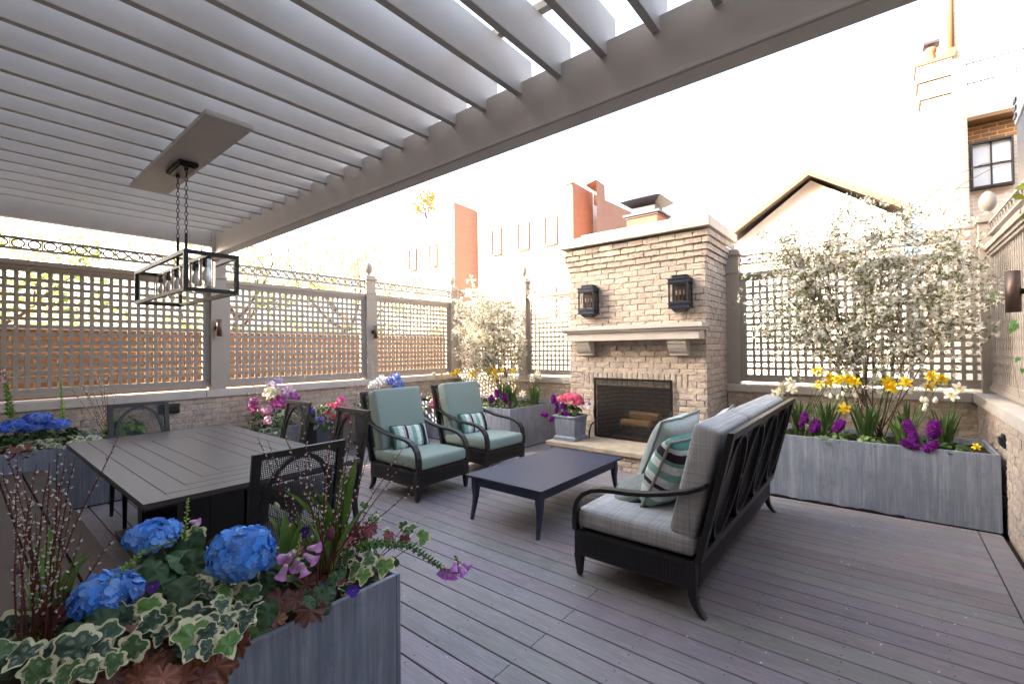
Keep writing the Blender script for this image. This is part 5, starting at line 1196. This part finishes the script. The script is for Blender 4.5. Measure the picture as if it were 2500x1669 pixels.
def foxglove(label, pts, cat='foxglove', bells=(), r0=.016, col='#6f8f3a', n=None, bellcol='#d27bd0', bs=.03):
    base = V(pts[0]); t = thing('foxglove', label, cat, base); w_ = MB(); P_ = [V(p)-base for p in pts]; w_.tube(P_, [.004]+[.0025]*(len(P_)-1), 6, lin('#5f7f35')); w_.build('stem', m_leaf, t); k = MB()
    L = sum((b-a).length for a, b in zip(P_, P_[1:])); n = n or int(L/.0045)
    for i in range(n):
        f = (i+.5)/n*(len(P_)-1); j = min(len(P_)-2, int(f)); p = P_[j].lerp(P_[j+1], f-j); d = (P_[j+1]-P_[j]).normalized(); o = Matrix.Rotation(i*2.4, 3, d) @ d.orthogonal().normalized(); rr = r0*(1-.65*i/n)
        M = basis(p, o.cross(d), up=o+d*.3, s=rr*1.3); k.add([M @ V(x) for x in ((0, 0, 0), (.3, .4, .1), (0, 1.1, -.1), (-.3, .4, .1))], [(0, 1, 2), (0, 2, 3)], vary(lin(col), .25))
        if i % 2: k.lathe([(.001, 0), (.3*rr, .15*rr), (.3*rr, .5*rr), (.001, .8*rr)], p+o*rr*.3, 5, vary(lin(col), .15), axis=(o+d*.4).normalized())
    k.build('buds', m_leaf, t)
    for b in bells:
        q = V(b[0])-base; d = V(b[1]).normalized(); s = (b[2] if len(b) > 2 else bs)*.72; g = MB(); K = 10; M = basis(q, d, s=s); vs = []
        for j, (r, z) in enumerate(((.08, 0), (.2, .15), (.27, .55), (.33, .95), (.52, 1.2))):
            for a in range(K): th = 2*math.pi*a/K; rr = r*(1+(.16*math.sin(2.5*th) if j == 4 else 0)); vs.append(M @ V((rr*math.cos(th), rr*math.sin(th), z)))
        for j in range(4): g.add([vs[j*K+a] for a in range(K)]+[vs[(j+1)*K+a] for a in range(K)], [(a, (a+1) % K, K+(a+1) % K, K+a) for a in range(K)], tuple(x*(1-.45*(j == 2)-.2*(j == 1))+y*(.45*(j == 2)+.2*(j == 1)) for x, y in zip(vary(lin(bellcol if j else '#d8d0a8'), .12), (.85, .7, .85))), True)
        g.build('bell_flower', m_petal, t)
    return t
def spk(px, x): return [atX(*q, x) for q in px]
foxglove('tall sunlit foxglove spike at the far left edge above the blue hydrangeas', spk(((25, 1020), (22, 975), (14, 935), (6, 895)), -6.4), bells=[(atX(12, 915, -6.38), (.6, -.3, -.2), .05), (atX(3, 925, -6.38), (.6, .3, -.3), .05), (atX(8, 903, -6.38), (.8, 0, -.1), .04)], r0=.035, bellcol='#ecc0c4', n=80)
foxglove('slender foxglove spike between the blue hydrangeas and the willow twigs', spk(((152, 1035), (152, 1000), (149, 960), (149, 925)), -6.45), r0=.026, n=80, col='#8fae45')
# ============================================================ NEAR PLANTER
random.seed(55)
def fz(u, v, z=.74): return atZ(u, v, z)
hydrangea('biggest blue hydrangea head in the middle of the near planter', PD(592, 1352, 1.50), (.090, .090, .080), '#4690e0', (-1.68, .72, .60), 140, .024, leaves=9, ls=.13)
hydrangea('blue hydrangea head next to the upright foxglove spike, farthest back in the near planter', PD(378, 1305, 1.72), (.078, .078, .042), '#4690e0', (-1.98, .55, .60), 70, .025, leaves=8, ls=.15)
hydrangea('deep blue hydrangea head low at the left of the near planter', PD(262, 1450, 1.42), (.080, .082, .055), '#3d86d8', (-1.80, .40, .60), 90, .024, leaves=8, ls=.15)
A1 = lambda x, y: (x*.3947, 1050+y*.3947)
A2 = lambda x, y: (400+x*.3949, 1050+y*.3949)
def placed(name, label, cat, lst, out, cin, cout, zf, inner=.72, fill=0, fbox=None, fs=(.04, .07), base=None, cup=.22, stemc='#5a2a20', ctr=(0, .42), mul=1.0, jn=.5):
    base = V(base or (-1.75, .5, .60)); t = thing(name, label, cat, base); k = MB(); st = MB()
    for it in lst:
        (u, v), s = it[0], it[1]; p = zf(u, v); d = (p-V((0, 0, CAM_H))).length; sz = s*mul*d/1111.7
        c = cin[it[2]] if len(it) > 2 else random.choice(cin)
        n = face_cam(p, jn); fine_leaf(k, basis(p-base, n, up=V((rnd(-.8, .8), rnd(-.8, .4), -1)), roll=0, s=sz) @ Matrix.Translation((0, -.45, 0)), {id(IVY): 'ivy', id(HEU): 'heu', id(OVATE): 'ov'}[id(out)], c, cout, cup)
        stem(st, p-base, (((p-base)*.45+V((0, 0, -.05))) if len(lst) > 15 else V((0, 0, -.05))), .0016, lin(stemc), .02, 4)
    for i in range(fill):
        x0, x1, y0, y1, z0, z1 = fbox; p = V((rnd(x0, x1), rnd(y0, y1), rnd(z0, z1))); c = random.choice(cin)
        fine_leaf(k, basis(p-base, V((.3, -.3, 1))+randdir()*.7, up=randdir(), s=rnd(*fs)), {id(IVY): 'ivy', id(HEU): 'heu', id(OVATE): 'ov'}[id(out)], vary(c, .3), cout, cup)
    k.build('leaves', m_leaf, t); st.build('stems', m_bark, t); return t
ICR = lin('#c9c59d'); IG = [lin('#3c5240'), lin('#456238'), lin('#314638'), lin('#3f5844'), lin('#5c8440')]
z78 = lambda u, v: atZ(u, v, .70+rnd(-.01, .05))
I1 = [(A1(x, y), s*.3947) for x, y, s in ((720, 1190, 200), (915, 1195, 150), (990, 1270, 115), (640, 1300, 180), (480, 1350, 200), (560, 1430, 210), (545, 1490, 160), (790, 1370, 170), (1180, 1160, 190), (1270, 1250, 200), (1340, 1180, 170), (1230, 970, 130), (1370, 1010, 120), (1370, 1090, 120), (1420, 1150, 110), (130, 1400, 170), (60, 1230, 160), (215, 1520, 170), (1190, 1290, 220), (1300, 1350, 130), (1100, 1240, 140), (930, 1110, 150), (1010, 1140, 120), (1210, 650, 110), (1120, 830, 90), (330, 1400, 150), (20, 1350, 130), (400, 1530, 150), (700, 1450, 120))]
placed('variegated_ivy', 'cream edged ivy spilling over the left and front of the near planter', 'ivy', I1, IVY, IG, ICR, z78, .74, 60, (-2.0, -1.5, .0, .75, .60, .66), (.04, .06), mul=.74, jn=.75)
I2 = [(A2(x, y), s*.3949) for x, y, s in ((520, 930, 130), (505, 1040, 170), (370, 1010, 120), (350, 1090, 120), (220, 975, 120), (200, 1330, 210), (330, 1170, 160), (400, 1190, 130), (450, 1120, 110), (400, 1330, 150), (500, 1180, 130), (610, 1100, 120), (270, 1280, 140))]
placed('variegated_ivy', 'cream edged ivy in front of the biggest blue hydrangea', 'ivy', I2, IVY, IG, ICR, lambda u, v: atZ(u, v, .72+rnd(-.01, .03)), .74, 14, (-1.75, -1.5, .45, .75, .61, .67), base=(-1.6, .6, .6), mul=.78, jn=.7)
I3 = [(A2(x, y), s*.3949) for x, y, s in ((1235, 905, 120), (1360, 850, 130), (1260, 800, 110), (1180, 860, 100), (780, 640, 100), (1300, 560, 90), (1520, 620, 110), (1600, 670, 110), (1480, 600, 80), (1380, 640, 80), (1230, 650, 100), (1130, 780, 100), (1240, 470, 70), (750, 690, 80), (860, 860, 80))]
placed('variegated_ivy', 'cream edged ivy trailing at the right end of the near planter', 'ivy', I3, IVY, IG, ICR, lambda u, v: atZ(u, v, .70+rnd(-.02, .05)), .72, 14, (-1.95, -1.5, .85, 1.08, .61, .68), base=(-1.65, .98, .6), mul=.85, jn=.7)
H1 = [(A2(x, y), s*.3949) for x, y, s in ((825, 890, 150), (880, 960, 170), (715, 1050, 180), (815, 1050, 140), (905, 1115, 190), (700, 1170, 110), (960, 930, 120))]
CP = [lin('#8a5640'), lin('#965f48'), lin('#6c4238')]
placed('coral_bells', 'copper leaved plant hanging over the rim in the middle of the near planter', 'plant', H1, HEU, CP, None, lambda u, v: atZ(u, v, .69+rnd(-.01, .03)), .6, 0, base=(-1.6, .72, .6), cup=.3, jn=.6, mul=.8)
H2 = [(A1(x, y), s*.3947) for x, y, s in ((840, 1260, 150), (990, 1370, 190), (1180, 1420, 210), (1320, 1470, 240), (900, 1490, 190), (1010, 1540, 180), (860, 1540, 180), (1130, 1530, 180), (700, 1540, 170), (600, 1560, 150), (480, 1560, 120), (1240, 1540, 170))]
placed('coral_bells', 'copper leaved plant at the bottom edge under the ivy of the near planter', 'plant', H2, HEU, CP, None, lambda u, v: atZ(u, v, .66+rnd(-.01, .03)), .6, 22, (-1.62, -1.47, .15, .55, .58, .64), (.05, .08), base=(-1.6, .4, .6), cup=.3, jn=.65, mul=.72)
H3 = [(A2(x, y), s*.3949) for x, y, s in ((1180, 640, 90), (1130, 690, 80), (1270, 610, 90), (1220, 700, 80), (1390, 650, 60), (1490, 670, 60), (1190, 600, 70))]
placed('coral_bells', 'dark red leaved plant behind the trailing foxglove at the right', 'plant', H3, HEU, [lin('#7a2a34'), lin('#8c4a50'), lin('#5f1f28')], None, lambda u, v: atZ(u, v, .74+rnd(-.01, .03)), .6, 14, (-1.9, -1.6, .9, 1.08, .62, .74), (.04, .07), base=(-1.7, .98, .6))
placed('coral_bells', 'dark red leaved plant at the foot of the left willow stems', 'plant', [(A1(x, y), 50) for x, y in ((350, 1070), (320, 1110), (390, 1050), (400, 1100))], HEU, [lin('#6a1a20')], None, z78, .6, 0, base=(-1.9, .3, .6))
OV = [(A1(x, y), s*.3947, 0) for x, y, s in ((430, 1290, 150), (1130, 990, 190), (1160, 740, 210), (1190, 830, 190), (1110, 1190, 150), (900, 940, 160), (960, 860, 160), (620, 1180, 150), (480, 1100, 150), (1250, 800, 150), (1300, 900, 140))]+[(A2(x, y), s*.3949, 0) for x, y, s in ((640, 1130, 150), (1010, 1020, 120), (960, 1000, 100), (1070, 900, 120), (640, 960, 120), (900, 1060, 90))]
placed('leafy_plant', 'broad dark green leaves filling the gaps of the near planter', 'plant', OV, OVATE, [lin('#304a28'), lin('#284022')], None, lambda u, v: atZ(u, v, .72+rnd(-.02, .03)), .6, 170, (-2.08, -1.52, -.2, 1.06, .60, .68), (.07, .11), stemc='#4f6a38')
foxglove('upright green foxglove spike with one pale pink bell in the near planter', [PD(448, 1320, 1.66), PD(452, 1290, 1.68), PD(457, 1245, 1.7), PD(459, 1215, 1.72)], bells=[(PD(462, 1273, 1.69), (.75, .62, -.05), .040)], r0=.014, bellcol='#dba8d8', col='#a3ba5a')
foxglove('leaning green foxglove spike crossing the low blue hydrangea', [PD(208, 1512, 1.33), PD(255, 1440, 1.38), PD(310, 1380, 1.45), PD(350, 1345, 1.5), (PD(430, 1318, 1.6))], r0=.016, col='#7d9a45')
foxglove('long foxglove spike arching out over the deck with pink bells at its tip', [PD(868, 1335, 1.62), PD(930, 1325, 1.66), PD(1000, 1330, 1.70), PD(1050, 1365, 1.74), PD(1095, 1395, 1.77), PD(1122, 1392, 1.78), PD(1112, 1355, 1.78)],
    bells=[(PD(1105, 1380, 1.76), (.1, -.1, -1), .055), (PD(1092, 1382, 1.76), (-.2, -.1, -1), .05), (PD(1120, 1378, 1.76), (.5, .1, -.8), .05), (PD(1112, 1368, 1.76), (.3, -.4, -.6), .05), (PD(1080, 1380, 1.76), (-.3, 0, -1), .042), (PD(1127, 1372, 1.77), (.7, .3, -.4), .045)], r0=.019, bellcol='#c872d6', n=170, col='#55783a')
foxglove('short foxglove with several pink bells beside the biggest hydrangea', [PD(720, 1400, 1.52), PD(722, 1370, 1.54), PD(730, 1330, 1.56), PD(735, 1300, 1.58)], bells=[(PD(722, 1342, 1.53), (-.5, -.2, -.5), .055), (PD(728, 1360, 1.52), (-.3, 0, -.7), .055), (PD(742, 1352, 1.52), (.6, .3, -.3), .055), (PD(712, 1355, 1.51), (-.7, -.3, -.3), .05), (PD(735, 1372, 1.51), (.3, .1, -.8), .05), (PD(700, 1375, 1.5), (-.3, -.3, -1), .055), (PD(750, 1338, 1.53), (.7, .4, .1), .05)], r0=.013, bellcol='#c88ac8', col='#9aae60')
tulip('tulip with broad green leaves and a closed maroon bud by the middle willow stems', (-1.60, .86, .62), [PD(806, 1315, 1.62)], lin('#7a3a50'), 7, .34, .045, bs=.018)
tulip('tulip with tall pointed green leaves behind the middle willow stems', (-1.72, .98, .62), [PD(790, 1225, 1.8)], lin('#7f8a5a'), 6, .46, .05, bs=.016)
tulip('tulip with a pale green closed bud left of the middle willow stems', (-1.72, .78, .62), [PD(678, 1245, 1.72)], lin('#a8ad86'), 5, .34, .045, bs=.014)
tulip('tulip leaves and bud among the left willow stems', (-2.0, .18, .60), [PD(50, 1400, 1.5)], lin('#8a6a6a'), 6, .36, .045, bs=.016)
pansy('small dark purple pansy on the rim left of the trailing ivy', PD(797, 1428, 1.56), .022, lin('#2a1038'), lin('#5a2a80'))
pansy('deep purple pansy hanging over the rim at the right', PD(862, 1442, 1.58), .024, lin('#3a1a80'), lin('#4f2a98'))
pansy('deep purple pansy between the two left hydrangea heads', PD(372, 1432, 1.5), .022, lin('#3a1058'), lin('#4a1a70'))
pansy('reddish pansy between the two left hydrangea heads', PD(335, 1455, 1.46), .020, lin('#6a1028'), lin('#8a3a20'))
pansy('dark purple pansy above the pink foxglove bells', PD(744, 1298, 1.62), .020, lin('#2a1048'), lin('#3a1a60'))
W1 = ((630, 1066), (655, 1075), (690, 1050), (735, 1010), (742, 1095), (795, 1080), (815, 1015), (862, 1015), (880, 1080), (850, 1070), (900, 1110), (985, 1092), (985, 1130), (1030, 1175), (925, 1240), (820, 1120))
willow('tall bunch of pussy willow stems in the middle of the near planter', PD(778, 1390, 1.62), [PD(u, v, 1.70+rnd(-.05, .22)) for u, v in W1], .0028, seed=12, ck=.0052)
W2 = ((10, 1085), (18, 1190), (46, 1105), (92, 1130), (120, 1128), (140, 1090), (158, 1110), (185, 1112), (70, 1215), (60, 1180), (290, 1065), (280, 1305), (30, 1250), (178, 1210), (200, 1300), (120, 1160), (5, 1140), (85, 1250), (150, 1200))
willow('dense bunch of pussy willow stems at the left edge of the near planter', PD(95, 1600, 1.30), [PD(u, v, 1.36+rnd(-.08, .18)) for u, v in W2], .0032, seed=14, ck=.0052)
# ============================================================ VINE, TREES BEYOND
random.seed(66)
t = thing('vine_sprig', 'few green vine leaves on the right hand fence', 'vine', (.77, 5.3, 1.4)); k = MB(); st = MB()
for (u, v, s) in ((2425, 716, .05), (2480, 790, .06), (2470, 800, .06), (2488, 872, .045), (2428, 800, .04), (2476, 782, .05), (2497, 900, .04)):
    p = atX(u, v, .74); shape_leaf(k, basis(p-t.location, V((-.8, -.5, .3))+randdir()*.3, up=(0, .3, -1), s=s*.95), IVY, lin('#3f6a28'), lin('#4a7530'), .8); pass
st.tube([(0, -.2, .55), (0, .05, .2), (0, -.1, -.05), (0, -.3, -.3)], .0012, 5, lin('#6a5a3a'))
k.build('leaves', m_leaf, t); st.build('stems', m_leaf, t)
t = thing('hanging_plant', 'tuft of yellow green leaves below the dark box at the right edge', 'plant', (.9, 4.9, 2.6)); k = MB()
for i in range(70): p = V((rnd(-.1, .05), rnd(-.15, .12), rnd(-.16, .08))); shape_leaf(k, basis(p, randdir()+V((-.5, -.5, 0)), up=randdir(), s=rnd(.04, .07)), OVATE, vary(lin('#8f9a3a'), .3), vary(lin('#7a8a3a'), .2), .8)
k.build('leaves', m_leaf, t)
def tree(name, label, cat, base, H, crown_c, rad, n, cols, s, grp=None, seed=1, bark='#5a4636', levels=3, lf=.5):
    random.seed(seed); base = V(base); t = thing(name, label, cat, base, 0, grp); w_ = MB(); tips = []
    def br(p, d, L, r, lv):
        pts = [p]; q = p; dd = d
        for i in range(5): dd = (dd+randdir()*.22+V((0, 0, .05))).normalized(); q = q+dd*L/5; pts.append(q)
        w_.tube(pts, [r*(1-.5*i/5) for i in range(6)], 6 if lv > 1 else 4, vary(lin(bark), .2)); tips.extend(pts[2:])
        if lv:
            for i in range(4): br(pts[random.choice((2, 3, 4, 5))], (dd+randdir()*.9).normalized(), L*rnd(.45, .7), r*.45, lv-1)
    br(V((0, 0, 0)), V((0, 0, 1)), H*.5, H*.02, levels); w_.build('trunk', m_bark, t); k = MB(); c = V(crown_c)-base
    ins = [p for p in tips if p.z > c.z-rad[2]] or [c]
    for i in range(n):
        p = random.choice(ins)+randdir()*rnd(0, lf) if i % 2 else c+V((randdir().x*rad[0], randdir().y*rad[1], randdir().z*rad[2]))*rnd(.6, 1)
        M = basis(p, randdir()+V((0, 0, .5)), roll=rnd(0, 6), s=s*rnd(.6, 1.3)); k.add([M @ V(x) for x in ((0, 0, 0), (.3, .4, .08), (0, 1, -.05), (-.3, .4, .08))], [(0, 1, 2), (0, 2, 3)], vary(random.choice(cols), .3))
    k.build('crown', m_leaf, t); return t
YG = [lin(x) for x in ('#a5a868', '#8b9658', '#b5b07a', '#969a62')]
GT = 'budding trees beyond the left fence'
tree('tree', 'loose budding tree rising above the fence between pendant and egg finial', 'tree', (-15, 9.0, -.6), 7.0, (-15, 9.0, 4.4), (1.8, 2.2, 1.3), 1300, YG, .15, GT, 2, lf=.6)
tree('tree', 'budding tree beyond the left fence behind the pendant light', 'tree', (-14, 4.6, -.6), 6.2, (-14, 4.6, 3.6), (1.6, 1.8, 1.2), 1100, YG, .15, GT, 3)
tree('tree', 'green budding tree beyond the fence at the far left edge', 'tree', (-14.5, 1.0, -.6), 5.4, (-14.5, 1.0, 3.2), (1.6, 1.9, 1.1), 1300, YG+[lin('#6f943a')], .15, GT, 4)
tree('tree', 'small sparse tree beyond the left fence beside the egg finial', 'tree', (-17, 13.0, -.6), 6.0, (-17, 13, 4.0), (1.3, 1.4, 1.0), 900, YG, .15, GT, 6)
tree('tree', 'orange leaved roof terrace tree above the far white house', 'tree', (-29.0, 24.8, 11.6), 4.2, (-29, 24.8, 14.0), (1.2, 1, 1.1), 420, [lin('#d9822e'), lin('#c46a22')], .26, None, 7, bark='#4a3c38', levels=3)
tree('tree', 'unseen dense tree added behind the dining area to shade the back fence', 'tree', (-12.6, -3.4, -.6), 9, (-12.6, -3.4, 8.1), (1.25, 1.2, 1.5), 2600, YG, .42, None, 9, lf=.3)  # unseen crown added off camera to keep sun off the back-left fence
# hedge mass low beyond left fence
random.seed(70); t = thing('hedge', 'yellow green hedge beyond the orange wall outside the left fence', 'hedge', (-11, 3, -.6)); k = MB()
for i in range(3600):
    p = V((rnd(-.9, .5), rnd(-6, 8), rnd(1.2, 3.2))); p.z -= .5*abs(math.sin(p.y*1.3))
    M = basis(p, randdir()+V((.4, 0, .4)), roll=rnd(0, 6), s=rnd(.09, .2)); k.add([M @ V(x) for x in ((0, 0, 0), (.3, .4, .08), (0, 1, -.05), (-.3, .4, .08))], [(0, 1, 2), (0, 2, 3)], vary(random.choice(YG), .35))
k.build('foliage', m_leaf, t)
# fallen petals on the deck
random.seed(80)
k = MB()
for i in range(110):
    x, y = (rnd(-.6, .66), rnd(2.4, 5.2)) if i < 60 else (rnd(-3.6, -.2), rnd(1.2, 5.0))
    a = rnd(0, 6.28); s = rnd(.004, .009); k.add([(x+s*math.cos(a+q)*(.5 if j % 2 else 1), y+s*math.sin(a+q)*(.5 if j % 2 else 1), .0015+.001*j) for j, q in enumerate((0, 1.57, 3.14, 4.71))], [(0, 1, 2, 3)], lin('#efe8e6'))
o = k.build('fallen_petals', m_petal); o['kind'] = 'stuff'; o['label'] = 'tiny white petals scattered over the deck'; o['category'] = 'petals'
